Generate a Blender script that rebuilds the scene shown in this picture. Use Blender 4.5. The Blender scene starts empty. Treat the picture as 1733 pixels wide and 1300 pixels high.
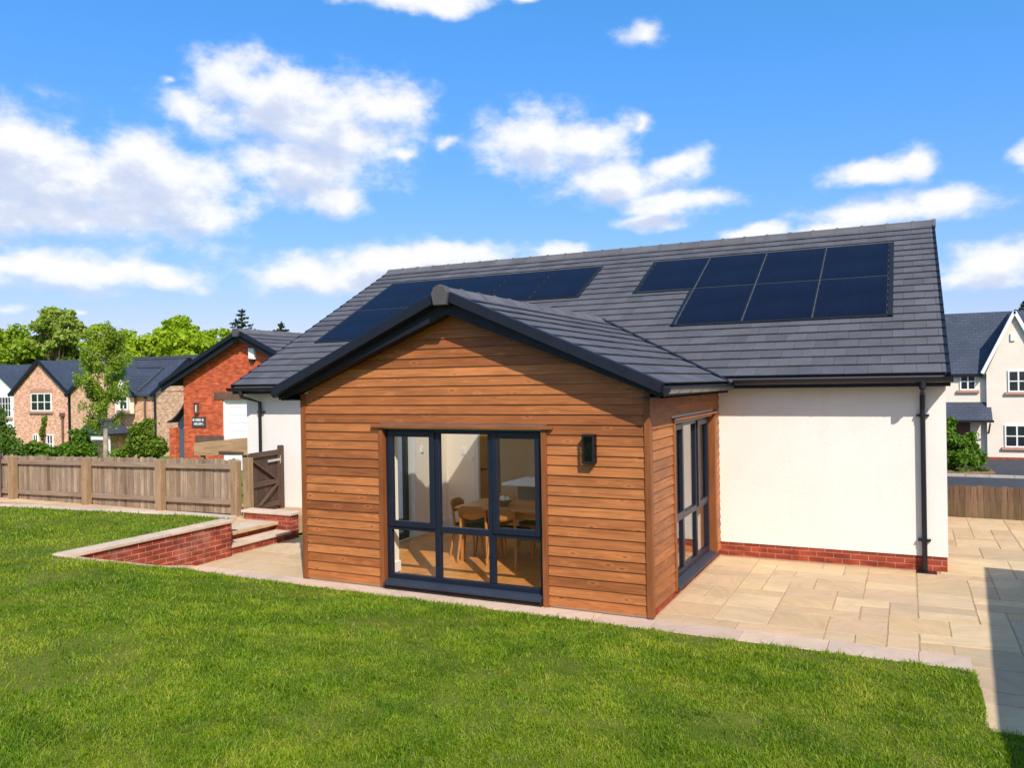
import bpy, math, random
import numpy as np
from mathutils import Vector, Matrix
R = random.Random(7)
NR = np.random.default_rng(11)
SC = bpy.context.scene
COL = SC.collection
rad = math.radians

# ---------------------------------------------------------------- mesh helpers
class MB:
    def __init__(s): s.v=[]; s.f=[]; s.m=[]
    def add(s, vs, fs, m=0):
        b=len(s.v); s.v+= [tuple(p) for p in vs]
        for q in fs: s.f.append(tuple(b+i for i in q)); s.m.append(m)
        return s
    def hexa(s, p, m=0):            # p: 4 bottom ccw, 4 top
        return s.add(p, [(3,2,1,0),(4,5,6,7),(0,1,5,4),(1,2,6,5),(2,3,7,6),(3,0,4,7)], m)
    def box(s,x0,x1,y0,y1,z0,z1,m=0):
        return s.hexa([(x0,y0,z0),(x1,y0,z0),(x1,y1,z0),(x0,y1,z0),(x0,y0,z1),(x1,y0,z1),(x1,y1,z1),(x0,y1,z1)],m)
    def prism(s, pts, axis, a, b, m=0):
        n=len(pts)
        def P(q,c):
            if axis=='x': return (c,q[0],q[1])
            if axis=='y': return (q[0],c,q[1])
            return (q[0],q[1],c)
        vs=[P(q,a) for q in pts]+[P(q,b) for q in pts]
        fs=[tuple(range(n)), tuple(range(2*n-1,n-1,-1))]
        for i in range(n):
            j=(i+1)%n; fs.append((j,i,n+i,n+j))
        return s.add(vs,fs,m)
    def bar(s,p0,p1,w,h,up=(0,0,1),m=0):
        p0=Vector(p0);p1=Vector(p1); d=(p1-p0).normalized(); u=Vector(up)
        r=d.cross(u)
        if r.length<1e-4: r=d.cross(Vector((1,0,0)))
        r.normalize(); u=r.cross(d)
        q=[]
        for p in (p0,p1):
            q.append([p-r*w/2-u*h/2,p+r*w/2-u*h/2,p+r*w/2+u*h/2,p-r*w/2+u*h/2])
        a,b=q
        return s.add(a+b,[(3,2,1,0),(4,5,6,7),(0,1,5,4),(1,2,6,5),(2,3,7,6),(3,0,4,7)],m)
    def tube(s, pts, rs, n=10, m=0, caps=True):
        pts=[Vector(p) for p in pts]
        if not hasattr(rs,'__len__'): rs=[rs]*len(pts)
        vs=[]; prev=None
        for i,p in enumerate(pts):
            d=(pts[min(i+1,len(pts)-1)]-pts[max(i-1,0)]).normalized()
            if prev is None:
                a=Vector((0,0,1)) if abs(d.z)<.9 else Vector((1,0,0))
                r=d.cross(a).normalized()
            else:
                r=(prev-d*prev.dot(d)).normalized()
            prev=r; u=d.cross(r)
            for k in range(n):
                t=2*math.pi*k/n; vs.append(p+(r*math.cos(t)+u*math.sin(t))*rs[i])
        fs=[]
        for i in range(len(pts)-1):
            for k in range(n):
                fs.append((i*n+k,i*n+(k+1)%n,(i+1)*n+(k+1)%n,(i+1)*n+k))
        if caps:
            fs.append(tuple(range(n-1,-1,-1))); fs.append(tuple(range((len(pts)-1)*n,len(pts)*n)))
        return s.add(vs,fs,m)
    def lathe(s, prof, c=(0,0,0), n=20, m=0):
        vs=[];fs=[]
        for r,z in prof:
            for k in range(n):
                t=2*math.pi*k/n; vs.append((c[0]+r*math.cos(t),c[1]+r*math.sin(t),c[2]+z))
        for i in range(len(prof)-1):
            for k in range(n): fs.append((i*n+k,i*n+(k+1)%n,(i+1)*n+(k+1)%n,(i+1)*n+k))
        return s.add(vs,fs,m)
    def build(s,name,mats,parent=None,smooth=False,bevel=0,local=False,fix=False):
        if not isinstance(mats,(list,tuple)): mats=[mats]
        v=np.array(s.v,dtype=np.float64)
        me=bpy.data.meshes.new(name)
        me.from_pydata([tuple(p) for p in v],[],s.f)
        for mm in mats: me.materials.append(mm)
        if len(mats)>1: me.polygons.foreach_set('material_index',s.m)
        boxuv(me)
        if parent is not None and not local:
            o=Vector(parent.get('_o',(0,0,0)))
            if o.length>0: me.transform(Matrix.Translation(-o))
        if smooth: me.polygons.foreach_set('use_smooth',[True]*len(me.polygons))
        if fix:
            import bmesh
            b=bmesh.new(); b.from_mesh(me); bmesh.ops.recalc_face_normals(b,faces=b.faces); b.to_mesh(me); b.free()
        me.update()
        ob=bpy.data.objects.new(name,me); COL.objects.link(ob)
        if parent is not None:
            ob.parent=parent; ob['_o']=list(parent.get('_o',(0,0,0)))
        if bevel:
            md=ob.modifiers.new('bevel','BEVEL'); md.width=bevel; md.segments=2; md.limit_method='ANGLE'; md.angle_limit=rad(40)
        return ob

def build_each(mb,name,mats,parent,starts,**kw):
    # one object per primitive group; starts = number of faces belonging to each piece
    out=[]; i=0
    for n in starts:
        k=MB(); used={}
        for q in mb.f[i:i+n]:
            r=[]
            for j in q:
                if j not in used: used[j]=len(k.v); k.v.append(mb.v[j])
                r.append(used[j])
            k.f.append(tuple(r)); k.m.append(0)
        i+=n; out.append(k.build(name,mats,parent,**kw))
    return out
def boxuv(me):
    uv=me.uv_layers.new(name='UVMap')
    nv=len(me.vertices); co=np.empty(nv*3); me.vertices.foreach_get('co',co); co=co.reshape(-1,3)
    nl=len(me.loops); vi=np.empty(nl,dtype=np.int64); me.loops.foreach_get('vertex_index',vi)
    npol=len(me.polygons); no=np.empty(npol*3); me.polygons.foreach_get('normal',no); no=np.abs(no.reshape(-1,3))
    lt=np.empty(npol,dtype=np.int64); me.polygons.foreach_get('loop_total',lt)
    ax=np.repeat(np.argmax(no+np.array([0,1e-3,2e-3]),axis=1),lt)
    c=co[vi]
    U=np.where(ax==0,c[:,1],c[:,0]); V=np.where(ax==2,c[:,1],c[:,2])
    out=np.stack([U,V],axis=1).astype(np.float32).ravel()
    uv.data.foreach_set('uv',out)

def fastmesh(name, verts, faces_flat, sizes, mat, parent=None, smooth=False):
    me=bpy.data.meshes.new(name)
    verts=np.asarray(verts,dtype=np.float32)
    me.vertices.add(len(verts)); me.vertices.foreach_set('co',verts.ravel())
    me.loops.add(len(faces_flat)); me.loops.foreach_set('vertex_index',np.asarray(faces_flat,dtype=np.int32))
    st=np.concatenate([[0],np.cumsum(sizes)[:-1]]).astype(np.int32)
    me.polygons.add(len(sizes)); me.polygons.foreach_set('loop_start',st)
    me.update(calc_edges=True); me.validate()
    me.materials.append(mat)
    if smooth: me.polygons.foreach_set('use_smooth',np.ones(len(me.polygons),dtype=bool))
    ob=bpy.data.objects.new(name,me); COL.objects.link(ob)
    if parent is not None: ob.parent=parent
    return ob

def tag(o,label,cat,group=None,kind=None):
    if label: o['label']=label
    if cat: o['category']=cat
    if group: o['group']=group
    if kind: o['kind']=kind
    return o
def thing(name,label,cat,loc=(0,0,0),rotz=0,group=None):
    o=bpy.data.objects.new(name,None); COL.objects.link(o); o.empty_display_size=.2
    o.location=loc; o.rotation_euler=(0,0,rotz); o['_o']=list(loc)
    return tag(o,label,cat,group)
def dup(root,loc,rotz,label,group=None):
    r=root.copy(); COL.objects.link(r); r.location=loc; r.rotation_euler=(0,0,rotz); r['label']=label
    if group: r['group']=group
    for ch in list(root.children):
        c=ch.copy(); COL.objects.link(c); c.parent=r
        for g in list(ch.children):
            d=g.copy(); COL.objects.link(d); d.parent=c
    return r
def struct(o): o['kind']='structure'; return o

# ---------------------------------------------------------------- material helpers
class NT:
    def __init__(s,name,rough=.6,spec=.3):
        s.mat=bpy.data.materials.new(name); s.mat.use_nodes=True; s.t=s.mat.node_tree
        s.b=s.t.nodes['Principled BSDF']; s.b.inputs['Roughness'].default_value=rough
        s.b.inputs['Specular IOR Level'].default_value=spec
        s.out=s.t.nodes['Material Output']
    def n(s,typ,**kw):
        x=s.t.nodes.new(typ)
        for k,v in kw.items(): setattr(x,k,v)
        return x
    def l(s,a,b): s.t.links.new(a,b)
    def val(s,sock,v):
        if hasattr(v,'is_linked') or isinstance(v,bpy.types.NodeSocket): s.l(v,sock)
        else: sock.default_value=v
    def coord(s,kind='Object'): return s.n('ShaderNodeTexCoord').outputs[kind]
    def mapping(s,vec,scale=(1,1,1),loc=None,rot=None):
        m=s.n('ShaderNodeMapping'); s.l(vec,m.inputs[0]); m.inputs['Scale'].default_value=scale
        if loc is not None: s.val(m.inputs['Location'],loc)
        if rot: m.inputs['Rotation'].default_value=rot
        return m.outputs[0]
    def noise(s,vec,scale=5,detail=4,rough=.55,dist=0):
        x=s.n('ShaderNodeTexNoise'); s.l(vec,x.inputs['Vector']); x.inputs['Scale'].default_value=scale
        x.inputs['Detail'].default_value=detail; x.inputs['Roughness'].default_value=rough; x.inputs['Distortion'].default_value=dist
        return x.outputs['Fac']
    def ramp(s,fac,stops,interp='LINEAR'):
        r=s.n('ShaderNodeValToRGB'); s.l(fac,r.inputs[0]); e=r.color_ramp.elements; r.color_ramp.interpolation=interp
        while len(e)<len(stops): e.new(.5)
        for q,(p,c) in zip(e,stops):
            q.position=p; q.color=(c,c,c,1) if not hasattr(c,'__len__') else (*c[:3],1)
        return r.outputs[0]
    def mix(s,fac,a,b,mode='MIX'):
        m=s.n('ShaderNodeMix',data_type='RGBA',blend_type=mode)
        s.val(m.inputs[0],fac)
        for sock,v in ((m.inputs[6],a),(m.inputs[7],b)):
            if isinstance(v,bpy.types.NodeSocket): s.l(v,sock)
            else: sock.default_value=(*v[:3],1)
        return m.outputs[2]
    def math(s,op,a,b=None,c=None,clamp=False):
        m=s.n('ShaderNodeMath',operation=op,use_clamp=clamp)
        for i,v in enumerate((a,b,c)):
            if v is not None: s.val(m.inputs[i],v)
        return m.outputs[0]
    def island(s): return s.n('ShaderNodeNewGeometry').outputs['Random Per Island']
    def color(s,c):
        if isinstance(c,bpy.types.NodeSocket): s.l(c,s.b.inputs['Base Color'])
        else: s.b.inputs['Base Color'].default_value=(*c,1)
        return s
    def bump(s,h,strength=.3,dist=.01):
        b=s.n('ShaderNodeBump'); b.inputs['Strength'].default_value=strength; b.inputs['Distance'].default_value=dist
        s.l(h,b.inputs['Height']); s.l(b.outputs[0],s.b.inputs['Normal'])
        return s

def plain(name,c,rough=.5,spec=.4,var=.08,scale=6,bump=0,metal=0):
    t=NT(name,rough,spec); o=t.coord()
    nz=t.noise(o,scale,5)
    t.color(t.mix(t.ramp(nz,[(.3,0.),(.7,1.)]),[x*(1-var) for x in c],[min(1,x*(1+var)) for x in c]))
    t.b.inputs['Metallic'].default_value=metal
    if bump: t.bump(t.noise(o,scale*20,3),bump,.003)
    return t.mat

def wood(name,tones,rough=.55,along='u',grain=.35,knots=True,spec=.25,fu=2.2,fv=46,weather=None):
    t=NT(name,rough,spec); uv=t.coord('UV'); isl=t.island()
    base=t.ramp(isl,[(i/(len(tones)-1),c) for i,c in enumerate(tones)])
    off=t.n('ShaderNodeCombineXYZ'); t.l(t.math('MULTIPLY',isl,37.),off.inputs[0]); t.l(t.math('MULTIPLY',isl,91.),off.inputs[1]); t.l(t.math('MULTIPLY',isl,53.),off.inputs[2])
    add=t.n('ShaderNodeVectorMath',operation='ADD'); t.l(uv,add.inputs[0]); t.l(off.outputs[0],add.inputs[1])
    sc=(fu,fv,1) if along=='u' else (fv,fu,1)
    g=t.noise(t.mapping(add.outputs[0],sc),1.,6,.65,.6)
    gr=t.ramp(g,[(.3,1-grain),(.5,1.),(.72,1+grain*.55)])
    c=t.mix(1.,base,gr,'MULTIPLY')
    big=t.noise(t.mapping(add.outputs[0],(1.6,5,1) if along=='u' else (5,1.6,1)),1.,3)
    c=t.mix(1.,c,t.ramp(big,[(.3,.84),(.7,1.16)]),'MULTIPLY')
    if knots:
        v=t.n('ShaderNodeTexVoronoi'); t.l(t.mapping(add.outputs[0],(3.4,9.,1) if along=='u' else (9.,3.4,1)),v.inputs['Vector']); v.inputs['Scale'].default_value=1.
        k=t.ramp(v.outputs['Distance'],[(.04,1.),(.10,0.)])
        c=t.mix(t.math('MULTIPLY',k,.6),c,[x*.35 for x in tones[0]])
        k2=t.ramp(v.outputs['Distance'],[(.1,0.),(.17,1.),(.3,0.)])
        c=t.mix(t.math('MULTIPLY',k2,.14),c,[min(1,x*1.9) for x in tones[-1]])
    if weather:
        w=t.noise(t.coord(),2.3,5)
        c=t.mix(t.ramp(w,[(.45,0.),(.7,.6)]),c,weather)
    t.color(c); t.bump(g,.25,.002)
    return t.mat

def brick(name,c1,c2,mortar,scale=1.,bump=.5,stain=None,dark=.7):
    t=NT(name,.8,.2); uv=t.coord('UV')
    b=t.n('ShaderNodeTexBrick'); t.l(uv,b.inputs['Vector'])
    b.inputs['Color1'].default_value=(*c1,1); b.inputs['Color2'].default_value=(*c2,1); b.inputs['Mortar'].default_value=(*mortar,1)
    b.inputs['Scale'].default_value=scale; b.inputs['Brick Width'].default_value=.225; b.inputs['Row Height'].default_value=.075
    b.inputs['Mortar Size'].default_value=.0055; b.inputs['Mortar Smooth'].default_value=.15; b.inputs['Bias'].default_value=-.1
    nz=t.noise(t.mapping(uv,(1,1,1)),3.,6,.6)
    c=t.mix(1.,b.outputs['Color'],t.ramp(nz,[(.3,dark),(.7,1.22)]),'MULTIPLY')
    # brick-to-brick tone
    fl=t.noise(t.mapping(uv,(4.4,13.3,1)),1.,0)
    c=t.mix(1.,c,t.ramp(fl,[(.35,.78),(.65,1.18)]),'MULTIPLY')
    if stain:
        s=t.noise(t.coord(),1.7,6,.65)
        c=t.mix(t.ramp(s,[(.55,0.),(.75,.55)]),c,stain)
    t.color(c)
    h=t.math('ADD',t.math('MULTIPLY',b.outputs['Fac'],-1.),t.math('MULTIPLY',t.noise(uv,60.,3),.3))
    t.bump(h,bump,.006)
    return t.mat

MT={}
MT['clad']=wood('timber_cladding',[(.225,.073,.021),(.345,.117,.033),(.43,.154,.045),(.28,.093,.027),(.49,.183,.056)],.5,'u',.38)
MT['cladtrim']=wood('cladding_trim',[(.22,.072,.023),(.275,.093,.028)],.5,'v',.3,False)
MT['cladtrimh']=wood('cladding_trim_h',[(.25,.08,.024),(.30,.10,.03)],.5,'u',.3,False)
MT['fence']=wood('weathered_fence',[(.22,.15,.095),(.34,.245,.165),(.16,.105,.066),(.42,.32,.225),(.28,.185,.112),(.37,.275,.19)],.85,'v',.5,True,.1,2.,40,(.26,.2,.15))
MT['fenceh']=wood('weathered_rail',[(.27,.185,.125),(.34,.245,.17)],.85,'u',.45,True,.1,2.,40,(.27,.21,.16))
MT['post']=wood('fence_post_wood',[(.36,.235,.13),(.30,.2,.115),(.40,.265,.15)],.85,'v',.35,True,.1,1.6,30)
MT['fencer']=wood('brown_fence',[(.13,.08,.05),(.17,.105,.065),(.21,.13,.08),(.11,.07,.045)],.85,'v',.4,False,.1)
MT['gate']=wood('dark_gate',[(.085,.05,.036),(.105,.062,.044),(.075,.045,.033)],.7,'v',.3,False)
MT['gateh']=wood('dark_gate_rail',[(.095,.058,.042),(.115,.07,.05)],.7,'u',.3,False)
MT['plank']=wood('pale_plank',[(.45,.28,.15),(.40,.25,.13)],.8,'u',.4,True)
MT['oak']=wood('oak_furniture',[(.50,.205,.055),(.45,.18,.048),(.55,.235,.064)],.4,'u',.2,False,.4,3,30)
MT['oakdoor']=wood('oak_door',[(.50,.24,.075),(.46,.21,.065)],.4,'v',.22,False,.4,2,24)
MT['floorwood']=wood('oak_floorboards',[(.56,.225,.055),(.63,.265,.068),(.50,.195,.046),(.67,.29,.078)],.3,'v',.25,False,.5,2.2,40)
MT['brickred']=brick('red_brick',(.34,.062,.028),(.26,.043,.022),(.40,.20,.14),stain=None)
MT['brickold']=brick('retaining_brick',(.34,.062,.03),(.25,.042,.022),(.44,.25,.18),stain=(.42,.26,.2))
MT['brickgar']=brick('garage_brick',(.58,.115,.045),(.50,.09,.036),(.52,.17,.09))
MT['brickpale']=brick('pale_house_brick',(.80,.46,.31),(.72,.37,.245),(.74,.48,.35))
MT['brickshade']=brick('buff_shade_brick',(.70,.44,.28),(.61,.34,.21),(.66,.46,.32))  # buff brick toned darker, its gable's shade put into the colour

def render_mat():
    t=NT('white_render',.9,.15); o=t.coord()
    a=t.noise(o,1.1,5,.6); f=t.noise(o,260.,2)
    st=t.noise(t.mapping(o,(3,3,.35)),2.,5,.6)
    c=t.mix(t.ramp(a,[(.35,0.),(.7,1.)]),(.84,.80,.73),(.79,.75,.675))
    c=t.mix(t.ramp(st,[(.55,0.),(.8,.25)]),c,(.66,.6,.52))
    t.color(c); t.bump(t.math('ADD',f,t.math('MULTIPLY',t.noise(o,38.,4,.6),1.4)),.45,.005); return t.mat
MT['render']=render_mat()
MT['creamhouse']=plain('cream_house_render',(.80,.72,.60),.9,.15,.04,1.5)
MT['cream']=plain('cream_plaster',(.89,.80,.66),.8,.2,.02,2)
MT['creamd']=plain('beige_plaster',(.62,.55,.42),.8,.2,.03,2)
MT['whitep']=plain('white_paint',(.88,.87,.84),.5,.4,.03)
MT['whiteup']=plain('white_upvc',(.82,.82,.8),.35,.5,.02)
MT['skirt']=plain('skirting_white',(.8,.78,.74),.4,.4,.02)
MT['anth']=plain('anthracite_frame',(.010,.014,.027),.4,.4,.1)
MT['anth2']=plain('anthracite_sill',(.026,.034,.052),.45,.4,.1)
MT['blackpl']=plain('black_plastic',(.012,.013,.017),.3,.5,.12)
MT['barge']=plain('dark_bargeboard',(.011,.014,.024),.5,.25,.15)
MT['soffit']=plain('dark_soffit',(.014,.017,.025),.5,.4,.1)
MT['metal']=plain('galvanised_steel',(.55,.56,.57),.4,.5,.1,20,metal=.7)
MT['darkmetal']=plain('lantern_metal',(.014,.014,.016),.5,.25,.15)
MT['grey']=plain('grey_unit',(.30,.26,.22),.5,.4,.03)
MT['worktop']=plain('white_worktop',(.85,.84,.82),.25,.5,.02)
MT['seatpad']=plain('dark_seat_pad',(.05,.045,.045),.8,.2,.1)
MT['bowlm']=plain('woven_bowl',(.38,.26,.16),.6,.3,.25,60)
MT['ball']=plain('pale_ball',(.75,.66,.52),.7,.3,.15,30)
MT['slate']=plain('slate_sign',(.05,.05,.055),.6,.3,.1)
MT['doorslate']=plain('slate_blue_door',(.085,.105,.14),.5,.4,.08)
MT['tarmac']=plain('tarmac',(.055,.057,.066),.85,.25,.18,3,.3)
MT['kerb']=plain('concrete_kerb',(.42,.38,.32),.85,.2,.12,4,.2)
MT['soil']=plain('bark_soil',(.20,.125,.075),.95,.1,.3,8,.5)
MT['sandstone']=plain('sandstone_sill',(.5,.27,.18),.8,.2,.1)
MT['browncourse']=plain('brown_soldier_brick',(.15,.085,.062),.8,.2,.2,9)
MT['mortar']=plain('sandy_jointing',(.46,.31,.18),.95,.1,.15,12)
MT['base_shade']=plain('dark_base_shade',(.03,.022,.02),.8,.2,.2)  # dark tone standing in for shade along the front base

def glass_mat(name,tint=(.985,.99,.985),ior=1.5,gl=1.):
    m=bpy.data.materials.new(name); m.use_nodes=True; t=m.node_tree; t.nodes.clear()
    o=t.nodes.new('ShaderNodeOutputMaterial'); mx=t.nodes.new('ShaderNodeMixShader'); tr=t.nodes.new('ShaderNodeBsdfTransparent'); g=t.nodes.new('ShaderNodeBsdfGlossy'); f=t.nodes.new('ShaderNodeMath')
    tr.inputs[0].default_value=(*tint,1); g.inputs['Roughness'].default_value=0.0; g.inputs[0].default_value=(gl,gl,gl,1); f.operation='MULTIPLY_ADD'; f.inputs[1].default_value=.9; f.inputs[2].default_value=.028
    ge=t.nodes.new('ShaderNodeNewGeometry'); dt=t.nodes.new('ShaderNodeVectorMath'); dt.operation='DOT_PRODUCT'; t.links.new(ge.outputs['Normal'],dt.inputs[0]); t.links.new(ge.outputs['Incoming'],dt.inputs[1])
    ab=t.nodes.new('ShaderNodeMath'); ab.operation='ABSOLUTE'; t.links.new(dt.outputs['Value'],ab.inputs[0]); om=t.nodes.new('ShaderNodeMath'); om.operation='SUBTRACT'; om.inputs[0].default_value=1.; om.use_clamp=True; t.links.new(ab.outputs[0],om.inputs[1])
    pw=t.nodes.new('ShaderNodeMath'); pw.operation='POWER'; pw.inputs[1].default_value=5.; t.links.new(om.outputs[0],pw.inputs[0]); t.links.new(pw.outputs[0],f.inputs[0])
    nz=t.nodes.new('ShaderNodeTexNoise'); nz.inputs['Scale'].default_value=.9; bp=t.nodes.new('ShaderNodeBump'); bp.inputs['Strength'].default_value=.04; bp.inputs['Distance'].default_value=.02
    tc=t.nodes.new('ShaderNodeTexCoord'); t.links.new(tc.outputs['Object'],nz.inputs['Vector']); t.links.new(nz.outputs['Fac'],bp.inputs['Height']); t.links.new(bp.outputs[0],g.inputs['Normal'])
    t.links.new(f.outputs[0],mx.inputs[0]); t.links.new(tr.outputs[0],mx.inputs[1]); t.links.new(g.outputs[0],mx.inputs[2]); t.links.new(mx.outputs[0],o.inputs[0])
    return m
MT['glass']=glass_mat('window_glass')
def opal_mat():  # light-spreading pane for the added rear roof opening
    m=bpy.data.materials.new('added_rooflight_opal'); m.use_nodes=True; t=m.node_tree; b=t.nodes['Principled BSDF']; o=t.nodes['Material Output']
    b.inputs['Base Color'].default_value=(.85,.85,.85,1); b.inputs['Roughness'].default_value=.3
    tr=t.nodes.new('ShaderNodeBsdfTranslucent'); tr.inputs[0].default_value=(.95,.95,.93,1); mx=t.nodes.new('ShaderNodeMixShader'); mx.inputs[0].default_value=.9
    t.links.new(b.outputs[0],mx.inputs[1]); t.links.new(tr.outputs[0],mx.inputs[2]); t.links.new(mx.outputs[0],o.inputs[0]); return m
MT['opal']=opal_mat()
def frosted_mat():  # half-diffusing pane for the added dining roof opening
    m=bpy.data.materials.new('added_rooflight_frost'); m.use_nodes=True; t=m.node_tree; t.nodes.clear(); o=t.nodes.new('ShaderNodeOutputMaterial')
    a=t.nodes.new('ShaderNodeBsdfTransparent'); a.inputs[0].default_value=(.96,.96,.95,1); b=t.nodes.new('ShaderNodeBsdfTranslucent'); b.inputs[0].default_value=(.97,.96,.94,1); mx=t.nodes.new('ShaderNodeMixShader'); mx.inputs[0].default_value=.5
    t.links.new(a.outputs[0],mx.inputs[1]); t.links.new(b.outputs[0],mx.inputs[2]); t.links.new(mx.outputs[0],o.inputs[0]); return m
MT['frosted']=frosted_mat()
MT['smoked']=glass_mat('lantern_glass',(.75,.75,.75),1.5,.45)
MT['darkglass']=plain('dark_pane',(.02,.024,.03),.05,.6,.3,1.5)

def tile_mat(name,c,var=.28,blue=0,tint=(1,1,1)):
    t=NT(name,.62,.35); isl=t.island(); o=t.coord()
    base=t.ramp(isl,[(0.,[x*(1-var) for x in c]),(.5,c),(1.,[x*(1+var) for x in c])])
    nz=t.noise(o,2.2,6,.65); c2=t.mix(1.,base,t.ramp(nz,[(.3,.82),(.7,1.15)]),'MULTIPLY')
    sp=t.noise(o,45.,4,.7); c2=t.mix(1.,c2,t.ramp(sp,[(.3,.85),(.7,1.15)]),'MULTIPLY')
    lich=t.noise(o,14.,5,.7); c2=t.mix(t.ramp(lich,[(.66,0.),(.8,.45)]),c2,(.26,.22,.16))
    t.color(c2); t.bump(sp,.25,.002); return t.mat
MT['tile']=tile_mat('grey_roof_tile',(.099,.095,.104),.13)
MT['ridge']=tile_mat('ridge_tile',(.115,.108,.112),.15)
MT['endcap']=plain('ridge_end_cap',(.085,.08,.08),.6,.3,.1)

def far_slate(name,c):
    t=NT(name,.55,.4); uv=t.coord('UV')
    b=t.n('ShaderNodeTexBrick'); t.l(uv,b.inputs['Vector']); b.inputs['Scale'].default_value=1.; b.inputs['Brick Width'].default_value=.35; b.inputs['Row Height'].default_value=.16; b.inputs['Mortar Size'].default_value=.012
    b.inputs['Color1'].default_value=(*c,1); b.inputs['Color2'].default_value=(*[x*.8 for x in c],1); b.inputs['Mortar'].default_value=(*[x*.5 for x in c],1)
    nz=t.noise(t.coord(),.8,5); t.color(t.mix(1.,b.outputs[0],t.ramp(nz,[(.3,.85),(.7,1.15)]),'MULTIPLY'))
    t.bump(b.outputs['Fac'],-.4,.01)
    return t.mat
MT['slatefar']=far_slate('blue_slate_roof',(.058,.07,.098))

def solar_mat():
    t=NT('solar_cells',.3,.05); uv=t.coord('UV')
    w=t.n('ShaderNodeTexWave',wave_type='BANDS',bands_direction='X'); t.l(uv,w.inputs['Vector']); w.inputs['Scale'].default_value=8.; w.inputs['Distortion'].default_value=0
    br=t.n('ShaderNodeTexBrick'); t.l(uv,br.inputs['Vector']); br.offset=0; br.inputs['Scale'].default_value=1.; br.inputs['Brick Width'].default_value=.182; br.inputs['Row Height'].default_value=.091; br.inputs['Mortar Size'].default_value=.0025
    c=t.mix(t.ramp(w.outputs['Fac'],[(.8,0.),(.97,.5)]),(.0055,.0075,.022),(.014,.017,.036))
    c=t.mix(t.math('MULTIPLY',br.outputs['Fac'],.5),c,(.012,.016,.026))
    nz=t.noise(t.coord(),1.3,3); c=t.mix(1.,c,t.ramp(nz,[(.3,.8),(.7,1.2)]),'MULTIPLY')
    t.color(c); return t.mat
MT['solar']=solar_mat()
MT['pvframe']=plain('black_pv_frame',(.014,.015,.019),.45,.2,.1)
MT['flash']=plain('grey_flashing',(.085,.085,.09),.45,.5,.2,12)

def stone_mat(name,tones):
    t=NT(name,.8,.25); isl=t.island(); o=t.coord()
    base=t.ramp(isl,[(i/(len(tones)-1),c) for i,c in enumerate(tones)])
    off=t.n('ShaderNodeCombineXYZ'); t.l(t.math('MULTIPLY',isl,77.),off.inputs[0]); t.l(t.math('MULTIPLY',isl,31.),off.inputs[2]); t.l(t.math('MULTIPLY',isl,7.),off.inputs[1])
    add=t.n('ShaderNodeVectorMath',operation='ADD'); t.l(o,add.inputs[0]); t.l(off.outputs[0],add.inputs[1])
    rr=t.n('ShaderNodeVectorRotate',rotation_type='Z_AXIS'); t.l(add.outputs[0],rr.inputs[0]); t.l(t.math('MULTIPLY',isl,41.),rr.inputs['Angle'])
    v=t.noise(t.mapping(rr.outputs[0],(2.,7.,2.)),1.,6,.6,1.2)
    c=t.mix(1.,base,t.ramp(v,[(.28,.86),(.5,1.),(.72,1.09)]),'MULTIPLY')
    rust=t.noise(add.outputs[0],1.6,5,.6); c=t.mix(t.ramp(rust,[(.52,0.),(.75,.35)]),c,(.50,.30,.15))
    fine=t.noise(o,50.,4,.7); c=t.mix(1.,c,t.ramp(fine,[(.3,.93),(.7,1.06)]),'MULTIPLY')
    dirt=t.noise(o,.9,5,.65); c=t.mix(t.ramp(dirt,[(.47,0.),(.75,.42)]),c,(.36,.27,.19))
    spot=t.noise(o,9.,5,.75); c=t.mix(t.ramp(spot,[(.60,0.),(.78,.45)]),c,(.30,.23,.16))
    t.color(c); t.bump(v,.2,.004); return t.mat
MT['paving']=stone_mat('sandstone_paving',[(.62,.425,.22),(.53,.37,.205),(.67,.485,.275),(.57,.415,.25),(.69,.51,.285),(.60,.405,.24),(.50,.365,.215),(.65,.46,.24)])
MT['edging']=stone_mat('pink_edging_stone',[(.60,.44,.33),(.64,.475,.35),(.56,.415,.32),(.66,.49,.355)])
MT['coping']=stone_mat('coping_stone',[(.60,.45,.33),(.66,.51,.38),(.55,.42,.32)])

def grass_ground():
    t=NT('lawn_thatch',.95,.05); o=t.coord()
    a=t.noise(o,1.2,6,.65); b=t.noise(o,30.,4,.7)
    c=t.mix(t.ramp(a,[(.35,0.),(.65,1.)]),(.075,.11,.010),(.16,.165,.03))
    c=t.mix(t.ramp(b,[(.45,0.),(.75,.6)]),c,(.16,.17,.03)); t.color(c); t.bump(b,.6,.02); return t.mat
MT['lawn']=grass_ground()
def field_mat():
    t=NT('rough_grass',.95,.05); o=t.coord()
    a=t.noise(o,.35,6,.65); b=t.noise(o,6.,5,.7)
    c=t.mix(t.ramp(a,[(.35,0.),(.65,1.)]),(.10,.19,.02),(.17,.25,.035)); c=t.mix(1.,c,t.ramp(b,[(.3,.7),(.7,1.25)]),'MULTIPLY')
    t.color(c); return t.mat
MT['field']=field_mat()

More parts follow.
